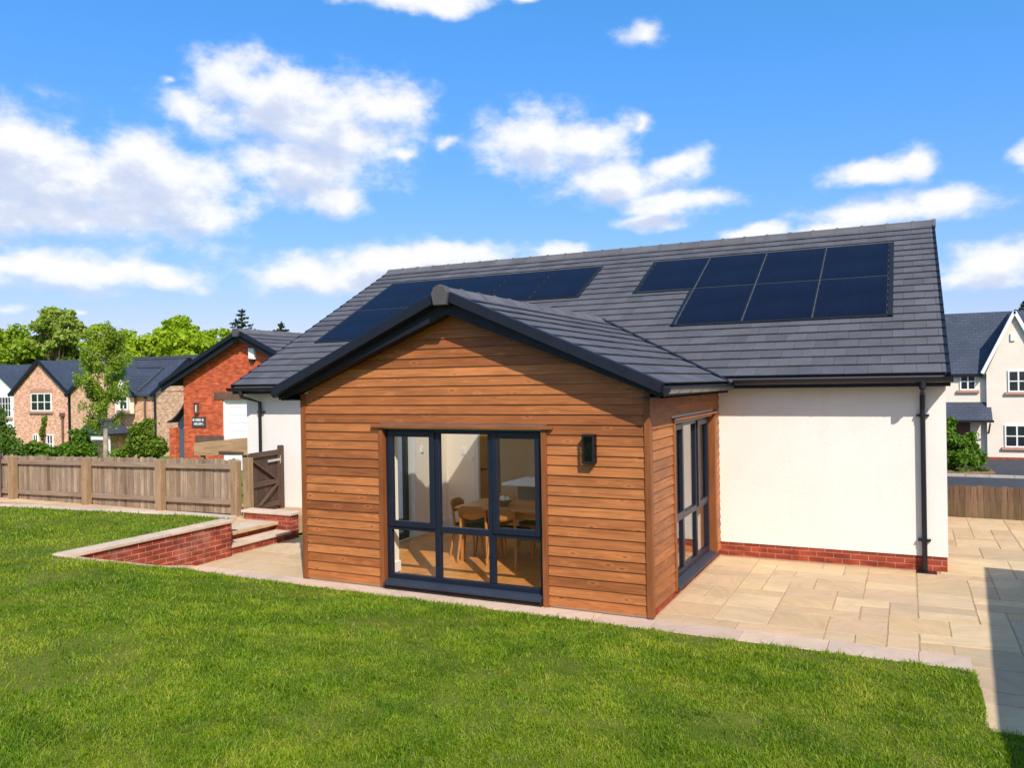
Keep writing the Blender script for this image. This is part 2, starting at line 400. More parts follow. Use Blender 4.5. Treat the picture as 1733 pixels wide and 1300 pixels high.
def leaf_mat(name,tones,trans=.35,scale=.5,rough=.6):
    m=bpy.data.materials.new(name); m.use_nodes=True; t=NT.__new__(NT); t.mat=m; t.t=m.node_tree; t.b=t.t.nodes['Principled BSDF']; t.out=t.t.nodes['Material Output']
    t.b.inputs['Roughness'].default_value=rough; t.b.inputs['Specular IOR Level'].default_value=.25
    isl=t.island(); o=t.coord(); nz=t.noise(o,scale,4,.6)
    f=t.math('ADD',t.math('MULTIPLY',isl,.5),t.math('MULTIPLY',t.ramp(nz,[(.3,0.),(.7,1.)]),.5))
    c=t.ramp(f,[(i/(len(tones)-1),x) for i,x in enumerate(tones)])
    t.color(c)
    tr=t.n('ShaderNodeBsdfTranslucent'); t.l(t.mix(1.,c,(1.15,1.2,.6),'MULTIPLY'),tr.inputs[0])
    mx=t.n('ShaderNodeMixShader'); mx.inputs[0].default_value=trans; t.l(t.b.outputs[0],mx.inputs[1]); t.l(tr.outputs[0],mx.inputs[2]); t.l(mx.outputs[0],t.out.inputs[0])
    return m
MT['leafbright']=leaf_mat('spring_leaves',[(.22,.33,.012),(.34,.47,.02),(.45,.57,.03)],.4,.35)
MT['leafmid']=leaf_mat('mid_green_leaves',[(.15,.26,.016),(.25,.37,.022),(.34,.45,.03)],.35,.35)
MT['leafdark']=leaf_mat('dark_leaves',[(.06,.125,.018),(.11,.19,.026),(.17,.25,.035)],.3,.5)
MT['leafpale']=leaf_mat('pale_olive_leaves',[(.21,.29,.05),(.30,.39,.06),(.37,.46,.08)],.35,.35)
MT['leafbush']=leaf_mat('shrub_leaves',[(.05,.12,.01),(.11,.22,.016),(.20,.32,.024)],.35,1.2)
MT['leafbushy']=leaf_mat('yellow_green_shrub_leaves',[(.08,.15,.012),(.16,.24,.02),(.26,.33,.03)],.35,1.2)
MT['needle']=leaf_mat('spruce_needles',[(.02,.045,.025),(.035,.065,.035),(.05,.085,.045)],.15,.6)
MT['birchleaf']=leaf_mat('birch_leaves',[(.14,.23,.02),(.24,.34,.03),(.34,.43,.05)],.35,.9)
MT['bark']=plain('brown_bark',(.13,.095,.065),.9,.1,.3,8,.4)
MT['birchbark']=plain('pale_birch_bark',(.38,.31,.23),.85,.15,.3,7,.3)

# blades of grass: tone from position (patches) and per blade
def blade_mat():
    m=leaf_mat('grass_blades',[(.045,.10,.008),(.085,.16,.010),(.125,.20,.012),(.18,.235,.018)],.3,.9,.55)
    t=m.node_tree; 
    return m
def blade_mat2():
    m=bpy.data.materials.new('grass_blades'); m.use_nodes=True; t=NT.__new__(NT); t.mat=m; t.t=m.node_tree; t.b=t.t.nodes['Principled BSDF']; t.out=t.t.nodes['Material Output']
    t.b.inputs['Roughness'].default_value=.5; t.b.inputs['Specular IOR Level'].default_value=.25
    isl=t.island(); o=t.coord()
    big=t.noise(o,.6,5,.6); mid=t.noise(o,2.6,6,.7)
    f=t.math('ADD',t.math('ADD',t.math('MULTIPLY',isl,.30),t.math('MULTIPLY',t.ramp(big,[(.35,0.),(.65,1.)]),.25)),t.math('MULTIPLY',t.ramp(mid,[(.36,0.),(.66,1.)]),.50))
    c=t.ramp(f,[(.0,(.045,.118,.003)),(.3,(.112,.225,.004)),(.58,(.205,.315,.007)),(.78,(.32,.385,.02)),(1.,(.46,.44,.06))])
    dry=t.math('GREATER_THAN',t.math('FRACT',t.math('MULTIPLY',isl,71.3)),.91)
    c=t.mix(t.math('MULTIPLY',dry,.65),c,(.38,.36,.10))
    t.color(c)
    tr=t.n('ShaderNodeBsdfTranslucent'); t.l(t.mix(1.,c,(1.1,1.15,.5),'MULTIPLY'),tr.inputs[0])
    mx=t.n('ShaderNodeMixShader'); mx.inputs[0].default_value=.35; t.l(t.b.outputs[0],mx.inputs[1]); t.l(tr.outputs[0],mx.inputs[2]); t.l(mx.outputs[0],t.out.inputs[0])
    return m
MT['blade']=blade_mat2()

# ---------------------------------------------------------------- camera, sun, sky
CAM=(2.5345,-8.5778,2.625); YAW=-.4568; PIT=-.0014; ROL=-.0162; F=1359.06/1733
cd=bpy.data.cameras.new('camera'); cam=bpy.data.objects.new('camera',cd); COL.objects.link(cam); SC.camera=cam
cd.sensor_fit='HORIZONTAL'; cd.sensor_width=36; cd.lens=36*F; cd.clip_end=4000; cd.clip_start=.05
fw=Vector((math.sin(YAW)*math.cos(PIT),math.cos(YAW)*math.cos(PIT),math.sin(PIT))); rt=Vector((math.cos(YAW),-math.sin(YAW),0)); up=rt.cross(fw)
# image = rotate(screen, ROL): the camera rolls by ROL about its axis
c_,s_=math.cos(ROL),math.sin(ROL)
rx=rt*c_+up*s_; ux=up*c_-rt*s_
Mx=Matrix((rx,ux,-fw)).transposed().to_4x4(); Mx.translation=Vector(CAM); cam.matrix_world=Mx

SUNT=Vector((-.9,1.,-1.2)).normalized()
sd=bpy.data.lights.new('sun','SUN'); sd.energy=4.6; sd.angle=rad(.53); sd.color=(1.,.95,.87)
so=bpy.data.objects.new('sun',sd); COL.objects.link(so); so.rotation_euler=SUNT.to_track_quat('-Z','Y').to_euler(); so.location=(20,-20,30)
SEL=math.asin(-SUNT.z); SAZ=math.atan2(-SUNT.x,-SUNT.y)
CLOUDS=[(-0.989,0.225,0.0979,0.0536),(-0.9212,0.2194,0.1048,0.0496),(-0.8483,0.2189,0.071,0.0481),(-1.01,0.258,0.0326,0.0291),(-0.8908,0.2535,0.0369,0.0249),(-0.9563,0.1852,0.133,0.0187),(-0.8296,0.1972,0.052,0.0197),(-0.7421,0.3232,0.1043,0.0438),(-0.6734,0.308,0.1,0.045),(-0.7816,0.3511,0.0401,0.0304),(-0.6163,0.33,0.0651,0.0321),(-0.7021,0.2605,0.0918,0.0396),(-0.6748,0.2279,0.0424,0.0204),(-0.834,0.3152,0.0322,0.0185),(-0.5301,0.292,0.022,0.0167),(-0.5857,0.2744,0.0218,0.0135),(-0.4199,0.2909,0.0695,0.0334),(-0.3614,0.2856,0.0579,0.0267),(-0.296,0.3023,0.0179,0.0164),(-0.3259,0.2397,0.0715,0.0205),(-0.2541,0.2528,0.0419,0.0168),(-0.2618,0.2123,0.0697,0.0151),(-0.2907,0.1909,0.0426,0.0084),(-0.2942,0.4012,0.0356,0.0152),(-0.571,0.4407,0.0804,0.0107),(-0.5201,0.4358,0.044,0.0108),(-0.4317,0.4443,0.0257,0.006),(-0.0355,0.2296,0.042,0.0139),(0.0067,0.2308,0.029,0.0136),(-0.0179,0.1829,0.0865,0.016),(0.0409,0.1922,0.0389,0.0136),(-0.0801,0.1723,0.0376,0.0079),(-0.1587,0.1749,0.0398,0.0095),(0.1139,0.2275,0.0206,0.0175),(0.0951,0.1213,0.0566,0.0184),(0.0677,0.1049,0.0482,0.0094),(-0.94,0.1293,0.1094,0.016),(-0.8684,0.1259,0.0408,0.0133),(-0.9958,0.1326,0.0388,0.0136),(-1.0126,0.0884,0.0215,0.0087),(-0.9521,0.0891,0.0115,0.0051),(-0.7042,0.1337,0.0631,0.021),(-0.5907,0.1491,0.0948,0.0213),(-0.5323,0.1598,0.0808,0.0157),(-0.6483,0.1309,0.0936,0.0156),(-0.3854,0.1611,0.0292,0.01),(-0.8586,0.3459,0.0113,0.0084)]
# clouds beyond the photo's frame so the sky carries on all round
for k in range(46):
    a=R.uniform(.25,5.1); e=R.uniform(.07,.6); w=R.uniform(.05,.16)
    CLOUDS.append((a if a<math.pi else a-2*math.pi,e,w,w*R.uniform(.25,.5)))
W=bpy.data.worlds.new('World'); SC.world=W; W.use_nodes=True; wt=W.node_tree; wt.nodes.clear()
def wn(t,**k):
    x=wt.nodes.new(t)
    for a,b in k.items(): setattr(x,a,b)
    return x
def build_group():
    g=bpy.data.node_groups.new('cloud_field','ShaderNodeTree')
    g.interface.new_socket('P',in_out='INPUT',socket_type='NodeSocketVector'); g.interface.new_socket('D',in_out='OUTPUT',socket_type='NodeSocketFloat')
    gi=g.nodes.new('NodeGroupInput'); go=g.nodes.new('NodeGroupOutput')
    P=gi.outputs[0]
    def nz(scale,det,rough,vs=(1,1.5,1)):
        mp=g.nodes.new('ShaderNodeMapping'); mp.inputs['Scale'].default_value=vs; g.links.new(P,mp.inputs[0])
        n=g.nodes.new('ShaderNodeTexNoise'); n.inputs['Scale'].default_value=scale; n.inputs['Detail'].default_value=det; n.inputs['Roughness'].default_value=rough
        g.links.new(mp.outputs[0],n.inputs['Vector']); return n
    wp=nz(16,3,.5); sub=g.nodes.new('ShaderNodeVectorMath'); sub.operation='MULTIPLY_ADD'
    g.links.new(wp.outputs['Color'],sub.inputs[0]); sub.inputs[1].default_value=(.05,.03,0); sub.inputs[2].default_value=(-.025,-.015,0)
    ad=g.nodes.new('ShaderNodeVectorMath'); ad.operation='ADD'; g.links.new(P,ad.inputs[0]); g.links.new(sub.outputs[0],ad.inputs[1])
    cur=None
    WISP={14,15,18,23,33,39,40,46}
    for ci,(a,e,ra,rb) in enumerate(CLOUDS):
        kk=1.2 if ci<7 else 1.1 if ci<16 else 1.22
        if ci in (24,25,26): kk=1.12; e+=.003
        ra*=kk; rb*=kk*1.05
        v=g.nodes.new('ShaderNodeVectorMath'); v.operation='MULTIPLY_ADD'; g.links.new(ad.outputs[0],v.inputs[0]); v.inputs[1].default_value=(1/ra,1/rb,0); v.inputs[2].default_value=(-a/ra,-e/rb,0)
        ln=g.nodes.new('ShaderNodeVectorMath'); ln.operation='LENGTH'; g.links.new(v.outputs[0],ln.inputs[0])
        if ci in WISP:
            o_=g.nodes.new('ShaderNodeMath'); o_.operation='ADD'; o_.inputs[1].default_value=.42; g.links.new(ln.outputs['Value'],o_.inputs[0]); lo=o_.outputs[0]
        else: lo=ln.outputs['Value']
        if cur is None: cur=lo
        else:
            m=g.nodes.new('ShaderNodeMath'); m.operation='SMOOTH_MIN'; m.inputs[2].default_value=.3; g.links.new(cur,m.inputs[0]); g.links.new(lo,m.inputs[1]); cur=m.outputs[0]
    f=g.nodes.new('ShaderNodeMath'); f.operation='SUBTRACT'; f.inputs[0].default_value=1.; g.links.new(cur,f.inputs[1])
    fl=g.nodes.new('ShaderNodeMath'); fl.operation='MAXIMUM'; fl.inputs[1].default_value=-1.2; g.links.new(f.outputs[0],fl.inputs[0])
    n2=nz(20,10,.58); k=g.nodes.new('ShaderNodeMath'); k.operation='MULTIPLY_ADD'; k.inputs[1].default_value=1.75; k.inputs[2].default_value=-.86; g.links.new(n2.outputs['Fac'],k.inputs[0])
    s=g.nodes.new('ShaderNodeMath'); s.operation='ADD'; g.links.new(fl.outputs[0],s.inputs[0]); g.links.new(k.outputs[0],s.inputs[1])
    g.links.new(s.outputs[0],go.inputs[0]); return g
grp=build_group()
tc=wn('ShaderNodeTexCoord'); sx=wn('ShaderNodeSeparateXYZ'); nrm=wn('ShaderNodeVectorMath',operation='NORMALIZE')
wt.links.new(tc.outputs['Generated'],nrm.inputs[0]); wt.links.new(nrm.outputs[0],sx.inputs[0])
az=wn('ShaderNodeMath',operation='ARCTAN2'); wt.links.new(sx.outputs[0],az.inputs[0]); wt.links.new(sx.outputs[1],az.inputs[1])
el=wn('ShaderNodeMath',operation='ARCSINE'); wt.links.new(sx.outputs[2],el.inputs[0])
cp=wn('ShaderNodeCombineXYZ'); wt.links.new(az.outputs[0],cp.inputs[0]); wt.links.new(el.outputs[0],cp.inputs[1])
g1=wn('ShaderNodeGroup'); g1.node_tree=grp; wt.links.new(cp.outputs[0],g1.inputs[0])
sh=wn('ShaderNodeVectorMath',operation='ADD'); sh.inputs[1].default_value=(.010,.024,0); wt.links.new(cp.outputs[0],sh.inputs[0])
g2=wn('ShaderNodeGroup'); g2.node_tree=grp; wt.links.new(sh.outputs[0],g2.inputs[0])
def wramp(src,stops):
    r=wn('ShaderNodeValToRGB'); e=r.color_ramp.elements; wt.links.new(src,r.inputs[0])
    while len(e)<len(stops): e.new(.5)
    for q,(p,c) in zip(e,stops): q.position=p; q.color=(c,c,c,1) if not hasattr(c,'__len__') else (*c,1)
    return r.outputs[0]
def remap(src,a,b):
    m=wn('ShaderNodeMapRange',interpolation_type='SMOOTHERSTEP'); m.inputs[1].default_value=a; m.inputs[2].default_value=b; wt.links.new(src,m.inputs[0]); return m.outputs[0]
mask=remap(g1.outputs[0],-.30,.80)
shade=remap(g2.outputs[0],-.1,1.25)
ccol=wramp(shade,[(0.,(1.,1.,1.)),(.30,(.95,.97,1.)),(.65,(.72,.79,.95)),(1.,(.60,.69,.90))])
sky=wn('ShaderNodeTexSky',sky_type='NISHITA'); sky.sun_disc=False; sky.sun_elevation=SEL; sky.sun_rotation=SAZ; sky.air_density=1.; sky.dust_density=1.0; sky.ozone_density=2.5; sky.altitude=0
hs=wn('ShaderNodeHueSaturation'); hs.inputs['Saturation'].default_value=1.22; hs.inputs['Value'].default_value=1.0; wt.links.new(sky.outputs[0],hs.inputs['Color'])
sm=wn('ShaderNodeMix',data_type='RGBA',blend_type='MULTIPLY'); sm.inputs[0].default_value=1.; wt.links.new(hs.outputs[0],sm.inputs[6]); sm.inputs[7].default_value=(.98,1.17,1.75,1)
sp_=wn('ShaderNodeSeparateColor'); cb_=wn('ShaderNodeCombineColor'); wt.links.new(sm.outputs[2],sp_.inputs[0])
pg=wn('ShaderNodeMath',operation='POWER'); pg.inputs[1].default_value=.57; mg=wn('ShaderNodeMath',operation='MULTIPLY'); mg.inputs[1].default_value=1.763
wt.links.new(sp_.outputs[1],pg.inputs[0]); wt.links.new(pg.outputs[0],mg.inputs[0]); mb_=wn('ShaderNodeMath',operation='MINIMUM'); mb_.inputs[1].default_value=7.6; wt.links.new(sp_.outputs[2],mb_.inputs[0])
wt.links.new(sp_.outputs[0],cb_.inputs[0]); wt.links.new(mg.outputs[0],cb_.inputs[1]); wt.links.new(mb_.outputs[0],cb_.inputs[2])
b1=wn('ShaderNodeBackground'); b1.inputs[1].default_value=.12; wt.links.new(cb_.outputs[0],b1.inputs[0])
b2=wn('ShaderNodeBackground'); b2.inputs[1].default_value=.88; wt.links.new(ccol,b2.inputs[0])
mxs=wn('ShaderNodeMixShader'); wt.links.new(mask,mxs.inputs[0]); wt.links.new(b1.outputs[0],mxs.inputs[1]); wt.links.new(b2.outputs[0],mxs.inputs[2])
wo=wn('ShaderNodeOutputWorld'); wt.links.new(mxs.outputs[0],wo.inputs[0])
SC.view_settings.view_transform='Standard'; SC.view_settings.look='None'; SC.view_settings.exposure=.2; SC.view_settings.gamma=1
SC.render.engine='CYCLES'; SC.cycles.use_denoising=True; SC.cycles.max_bounces=12; SC.cycles.diffuse_bounces=8; SC.cycles.transparent_max_bounces=24; SC.cycles.sample_clamp_indirect=6
SC.cycles.caustics_reflective=False; SC.cycles.caustics_refractive=False

# ---------------------------------------------------------------- ground, lawn, paving
def smooth(a,b,x):
    t=np.clip((x-a)/(b-a),0,1); return t*t*(3-2*t)
def axis(lo,hi,step,far=900):
    a=list(np.arange(lo,hi+1e-6,step)); o=1.5*step; 
    q=[];x=lo
    while x>-far: x-=o; q.append(x); o*=1.5
    p=[];x=hi;o=1.5*step
    while x<far: x+=o; p.append(x); o*=1.5
    return np.array(q[::-1]+a+p)
def terrain_z(x,y):
    d=(x-CAM[0])*fw.x+(y-CAM[1])*fw.y
    left=np.interp(d,[0,24,31,40,46,70,3000],[.16,.1,-.3,-.75,-2.05,-2.15,-2.15])
    yard=np.where(y<2.25,-.1,left)
    right=np.interp(y,[-50,8.6,14,4000],[-.1,-.1,-1.86,-1.86])
    w=smooth(-9.4,-8.6,x); z=yard*(1-w)+right*w
    return z
gx=axis(-62,24,.8); gy=axis(-14,60,.8)
GX,GY=np.meshgrid(gx,gy); GZ=terrain_z(GX,GY)
nx,ny=len(gx),len(gy); idx=np.arange(nx*ny).reshape(ny,nx)
q=np.stack([idx[:-1,:-1],idx[:-1,1:],idx[1:,1:],idx[1:,:-1]],-1).reshape(-1,4)
struct(fastmesh('ground',np.stack([GX,GY,GZ],-1).reshape(-1,3),q.ravel(),np.full(len(q),4),MT['field'],smooth=True))

def edge_y(x): return -.33-.045*(x+4.)/2.6*.6-.0
def lawn_z(x,y):
    e=edge_y(x)
    d1=np.where(y>-1.72,np.minimum(e-y,np.maximum(3.06-x,0)),np.where(x<3.06,np.minimum(e-y,np.hypot(np.maximum(3.06-x,0),-1.72-y)),-1.72-y))
    d1=np.maximum(d1,0)
    s=np.interp(x,[-6.8,-5.5,-3.5,0,3],[.305,.26,.17,.09,.055])
    tt=s*d1/.56; zr=.56*np.where(tt<.8,tt,.8+.2*np.tanh((tt-.8)/.2))
    w=np.where(y>-2.06,np.where(x<-6.9,0.,1.),smooth(-7.3,-5.6,x))
    return .55*(1-w)+zr*w
def strip_back(x): return .74+(x+8.47)*.115     # front edge of the stone strip behind the raised lawn
def lawn_ok(x,y):
    a=(x<-7.1)&(y<np.minimum(strip_back(x)-.02,.80))
    b=(x>=-7.1)&(x<-6.72)&(y<-2.09)
    c=(x>=-6.72)&(x<3.05)&(y<edge_y(x))
    d=(x>=3.05)&(y<-1.72)
    return (a|b|c|d)&(y>-12)
st_=.1
lx=np.concatenate([np.arange(-24,-7.1,.3),np.arange(-7.1,-6.72,.095),np.arange(-6.72,3.06,st_),np.arange(3.06,9.1,.3)])
lawn=MB()
def lawn_strip(x0,x1,ytop0,ytop1,n=46):
    # one column of quads from the edge towards the viewer's side, and a small skirt at the edge
    t=np.linspace(0,1,n)**1.6
    b=len(lawn.v)
    for (x,yt) in ((x0,ytop0),(x1,ytop1)):
        ys=yt+(-12-yt)*t
        zs=lawn_z(np.full(n,x*.999999),np.minimum(ys,yt-1e-4))
        for yy,zz in zip(ys,zs): lawn.v.append((x,yy,zz))
    for i in range(n-1):
        lawn.f.append((b+i,b+i+1,b+n+i+1,b+n+i)[::-1]); lawn.m.append(0)
    k=len(lawn.v)
    lawn.v+= [(x0,ytop0,lawn.v[b][2]-.14),(x1,ytop1,lawn.v[b+n][2]-.14)]
    lawn.f.append((b,b+n,k+1,k)[::-1]); lawn.m.append(0)
def ytop(x,side):
    if x<-7.1 or (x<=-7.1+1e-6 and side==0): return min(strip_back(x)-.02,.8)
    if x<-6.72-1e-6 or (abs(x+6.72)<1e-6 and side==1): return -2.09
    if x<3.05 or (abs(x-3.05)<.02 and side==1): return float(edge_y(x))
    return -1.72
for a,b in zip(lx[:-1],lx[1:]):
    m=(a+b)/2
    f=(lambda x: min(strip_back(x)-.02,.8)) if m<-7.1 else (lambda x:-2.09) if m<-6.72 else (lambda x: float(edge_y(x))) if m<3.05 else (lambda x:-1.72)
    lawn_strip(a+1e-6,b-1e-6,f(a),f(b))
struct(lawn.build('lawn',MT['lawn'],smooth=True))

# grass blades: density falls off with distance from where one stands on the lawn
def vnoise(x,y,sc,seed):
    g=np.random.default_rng(seed).random((128,128)); u=x*sc+500.3; v=y*sc+500.7
    i=np.floor(u).astype(int); j=np.floor(v).astype(int); f=u-i; h=v-j; f=f*f*(3-2*f); h=h*h*(3-2*h)
    G=lambda a,b: g[a%128,b%128]
    return (G(i,j)*(1-f)+G(i+1,j)*f)*(1-h)+(G(i,j+1)*(1-f)+G(i+1,j+1)*f)*h
def make_grass():
    N=1150000
    r=np.exp(NR.uniform(np.log(1.9),np.log(24),N)); a=YAW+NR.uniform(-.78,.78,N)
    x=CAM[0]+r*np.sin(a); y=CAM[1]+r*np.cos(a)
    cl=.30*vnoise(x,y,2.3,1)+.36*vnoise(x,y,6.1,2)+.34*vnoise(x,y,14.,3)      # tufts
    thin=.6*vnoise(x,y,1.3,4)+.4*vnoise(x,y,4.1,5)
    ok=lawn_ok(x,y-NR.uniform(-.012,.03,N)*(NR.random(N)<.8))&(NR.random(N)<np.clip(1.5-1.5*np.clip(thin-.38,0,1)*2.2,.3,1)); x=x[ok];y=y[ok];r=r[ok];cl=cl[ok];thin=thin[ok]
    n=len(x); z=lawn_z(x,y)-.004
    h=(.016+.058*np.clip(cl-.25,0,1)**1.2)*NR.uniform(.5,1.45,n)*(1.12-.5*np.clip(thin-.45,0,1)); h=np.clip(h,.012,.075)
    long_=NR.random(n)<.02; h=np.where(long_,h*1.5+.015,h)
    w=.0019*(r/3.)**.70*NR.uniform(.6,1.35,n); h=h*np.clip((r/5)**.12,.95,1.2)
    ang=6.28*vnoise(x,y,1.7,6)*1.6
    th=NR.uniform(0,2*np.pi,n); lean=NR.uniform(.1,1.35,n)*h; lt=ang+NR.normal(0,1.9,n)
    dx,dy=np.cos(th)*w,np.sin(th)*w; lx_,ly_=np.cos(lt)*lean,np.sin(lt)*lean
    V=np.empty((n,5,3))
    V[:,0]=np.stack([x-dx,y-dy,z],1); V[:,1]=np.stack([x+dx,y+dy,z],1)
    V[:,2]=np.stack([x+dx*.75+lx_*.35,y+dy*.75+ly_*.35,z+h*.6],1); V[:,3]=np.stack([x-dx*.75+lx_*.35,y-dy*.75+ly_*.35,z+h*.6],1)
    V[:,4]=np.stack([x+lx_,y+ly_,z+h*NR.uniform(.75,1.,n)],1)
    b=(np.arange(n)*5)[:,None]
    F=np.concatenate([b+np.array([[0,1,2,3]]),b+np.array([[3,2,4]])],1).ravel()
    sz=np.tile([4,3],n)
    o=fastmesh('grass',V.reshape(-1,3),F,sz,MT['blade'])
    tag(o,'mown green lawn grass with paler and yellowish patches','grass',kind='stuff')
make_grass()

# paving: random coursed sandstone slabs
def slabs(mb,cells,cell,sizes,rng,zt=0.,gap=.008,jit=.003,th=.05):
    free=set(cells)
    for c in sorted(cells,key=lambda q:(q[1],q[0])):
        if c not in free: continue
        opts=sizes[:]; rng.shuffle(opts)
        for (w,d) in opts+[(1,1)]:
            s=[(c[0]+i,c[1]+j) for i in range(w) for j in range(d)]
            if all(q in free for q in s):
                for q in s: free.discard(q)
                x0,y0=c[0]*cell+gap,c[1]*cell+gap; x1,y1=(c[0]+w)*cell-gap,(c[1]+d)*cell-gap
                g=lambda: rng.uniform(-jit,jit)
                e=lambda: rng.uniform(-.004,.004)
                mb.hexa([(x0+e(),y0+e(),zt-th),(x1+e(),y0+e(),zt-th),(x1+e(),y1+e(),zt-th),(x0+e(),y1+e(),zt-th),(x0+e(),y0+e(),zt+g()),(x1+e(),y0+e(),zt+g()),(x1+e(),y1+e(),zt+g()),(x0+e(),y1+e(),zt+g())])
                break
CELL=.29
pv=MB(); cells=[]
for i in range(-26,24):
    for j in range(-9,29):
        x,y=(i+.5)*CELL,(j+.5)*CELL
        left=(-7.0<x<-4.87 and y>0 and y<3.55)
        right=(x>0 and x<3.05 and y>0 and y<3.58)
        side=(x>3.02 and y>-1.72+.05 and y<8.4 and x<6.9)
        if left or right or side: cells.append((i,j))
slabs(pv,cells,CELL,[(2,2),(3,2),(2,1),(1,1),(2,1),(1,2),(2,2),(2,3),(3,1),(2,2)],R)
patio=struct(pv.build('patio',[MT['paving']],bevel=.004))
ed=MB(); x=-6.88
while x<3.03:
    w=R.uniform(.55,.95); x2=min(x+w,3.03)
    if 3.03-x2<.2: x2=3.03
    ya=float(edge_y(x))+.012; yb=float(edge_y(x2))+.012
    j=lambda: R.uniform(-.002,.002)
    ed.hexa([(x+.004,ya,-.05),(x2-.004,yb,-.05),(x2-.004,-.006,-.05),(x+.004,-.006,-.05),(x+.004,ya,.001+j()),(x2-.004,yb,.001+j()),(x2-.004,-.006,.001+j()),(x+.004,-.006,.001+j())])
    x=x2
struct(ed.build('patio_edging',[MT['edging']],bevel=.004))
bed=MB(); bed.box(-7.0,7.0,-.42,8.45,-.06,-.0065); bed.box(3.05,7.0,-1.72,-.43,-.06,-.0065)
struct(bed.build('patio_bed',MT['mortar']))
# edging laid up the bank beside the retaining wall
be=MB(); y=-.12
while y>-2.05:
    y2=max(y-R.uniform(.4,.6),-2.08)
    z0=float(lawn_z(np.array([-6.719]),np.array([y]))[0]); z1=float(lawn_z(np.array([-6.719]),np.array([y2]))[0])
    be.hexa([(-6.885,y2+.004,z1-.06),(-6.73,y2+.004,z1-.06),(-6.73,y-.004,z0-.06),(-6.885,y-.004,z0-.06),(-6.885,y2+.004,z1+.03),(-6.73,y2+.004,z1+.03),(-6.73,y-.004,z0+.03),(-6.885,y-.004,z0+.03)])
    y=y2
struct(be.build('bank_edging',[MT['edging']],bevel=.004))
# upper path behind the raised lawn and landing at the top of the steps
up_=MB()
cells=[(i,j) for i in range(-58,-24) for j in range(3,9) if -16.5<(i+.5)*CELL<-7.36 and .95<(j+.5)*CELL<2.2]
slabs(up_,cells,CELL,[(3,2),(2,2),(2,1),(3,1)],R,.285)
struct(up_.build('garden_path',[MT['paving']],bevel=.004))
pb=MB(); pb.box(-16.6,-7.42,.9,3.55,-.05,.27); struct(pb.build('path_bed',MT['mortar']))
# road, kerb and drive on the lower ground to the right
rd=MB(); rd.box(-30,60,24.5,31.55,-1.95,-1.80); struct(rd.build('road',MT['tarmac']))
kb=MB(); x=-30
while x<60: kb.box(x+.004,x+.91,31.55,31.75,-1.95,-1.69); x+=.915
struct(kb.build('kerb',[MT['kerb']],bevel=.01))
dv=MB(); dv.box(-30,60,31.75,40.4,-1.95,-1.74); struct(dv.build('driveway',MT['tarmac']))
sl=MB(); sl.prism([(1.5,32.2),(4.6,31.85),(6.0,32.5),(5.9,34.6),(1.5,35)],'z',-1.9,-1.64); struct(sl.build('planting_bed',MT['soil'],bevel=.05))

# ---------------------------------------------------------------- retaining wall, steps, low wall
t=thing('retaining_wall','long low red brick retaining wall with stone coping holding up the raised lawn','wall',(-7.,-.7,0))
b=MB(); b.box(-7.09,-6.9,-1.95,.66,-.1,.522); b.box(-16.5,-7.09,.73,.86,-.1,.50); b.build('brickwork',MT['brickold'],t)
c=MB(); y=-2.1
while y<.68:
    y2=y+R.uniform(.5,.62)
    if .69-y2<.25: y2=.69
    j=R.uniform(-.004,.004); c.box(-7.13+j,-6.865+j,y+.003,y2-.003,.522,.572+j); y=y2
x=-7.135
while x>-16.5:
    x2=x-R.uniform(.5,.65); m=strip_back((x+x2)/2); mm=min(m,.8)
    c.hexa([(x2+.003,min(strip_back(x2),.8),.50),(x-.003,min(strip_back(x),.8),.50),(x-.003,min(strip_back(x),.8)+.22,.50),(x2+.003,min(strip_back(x2),.8)+.22,.50),
            (x2+.003,min(strip_back(x2),.8),.566),(x-.003,min(strip_back(x),.8),.566),(x-.003,min(strip_back(x),.8)+.22,.566),(x2+.003,min(strip_back(x2),.8)+.22,.566)]); x=x2
c.build('coping',[MT['coping']],t,bevel=.008)
t=thing('garden_steps','two red brick steps with sandstone treads between the retaining wall and the gate','steps',(-7.2,1.4,0))
b=MB(); b.box(-7.36,-7.0,.66,2.1,-.05,.105); b.build('riser',MT['brickold'],t)
b=MB(); b.box(-7.6,-7.36,.66,2.1,-.05,.247); b.build('riser',MT['brickold'],t)
c=MB(); 
for a,bb in ((.66,1.35),(1.355,2.1)): c.box(-7.36,-6.965,a+.003,bb-.003,.105,.145)
c.build('tread',[MT['coping']],t,bevel=.008)
c=MB()
for a,bb in ((.66,1.2),(1.205,1.7),(1.705,2.1)): c.box(-7.78,-7.325,a+.003,bb-.003,.247,.288)
c.build('tread',[MT['coping']],t,bevel=.008)
t=thing('low_wall','short brick wall with flat stone coping beside the steps, under the gate','wall',(-7.4,2.2,0))
b=MB(); b.box(-8.05,-7.0,2.1,2.31,-.05,.40); b.build('brickwork',MT['brickold'],t)
c=MB(); c.box(-8.1,-7.55,2.07,2.34,.40,.448); c.box(-7.545,-6.965,2.07,2.34,.40,.45); c.build('coping',[MT['coping']],t,bevel=.008)

# ---------------------------------------------------------------- bungalow
H=thing('bungalow','white rendered bungalow with grey tiled roof and timber clad gabled extension','house')
XM=-2.436; SL=.433; EZ=2.60; EX=.22       # extension: ridge x, slope, eaves
def ext_top(x): return EZ+SL*((EX-XM)-abs(x-XM))
MS=.5282; ME=(3.24,2.675)                 # main roof: slope, eaves y and z
def main_top(y): return ME[1]+MS*(y-ME[0])
RY=8.69
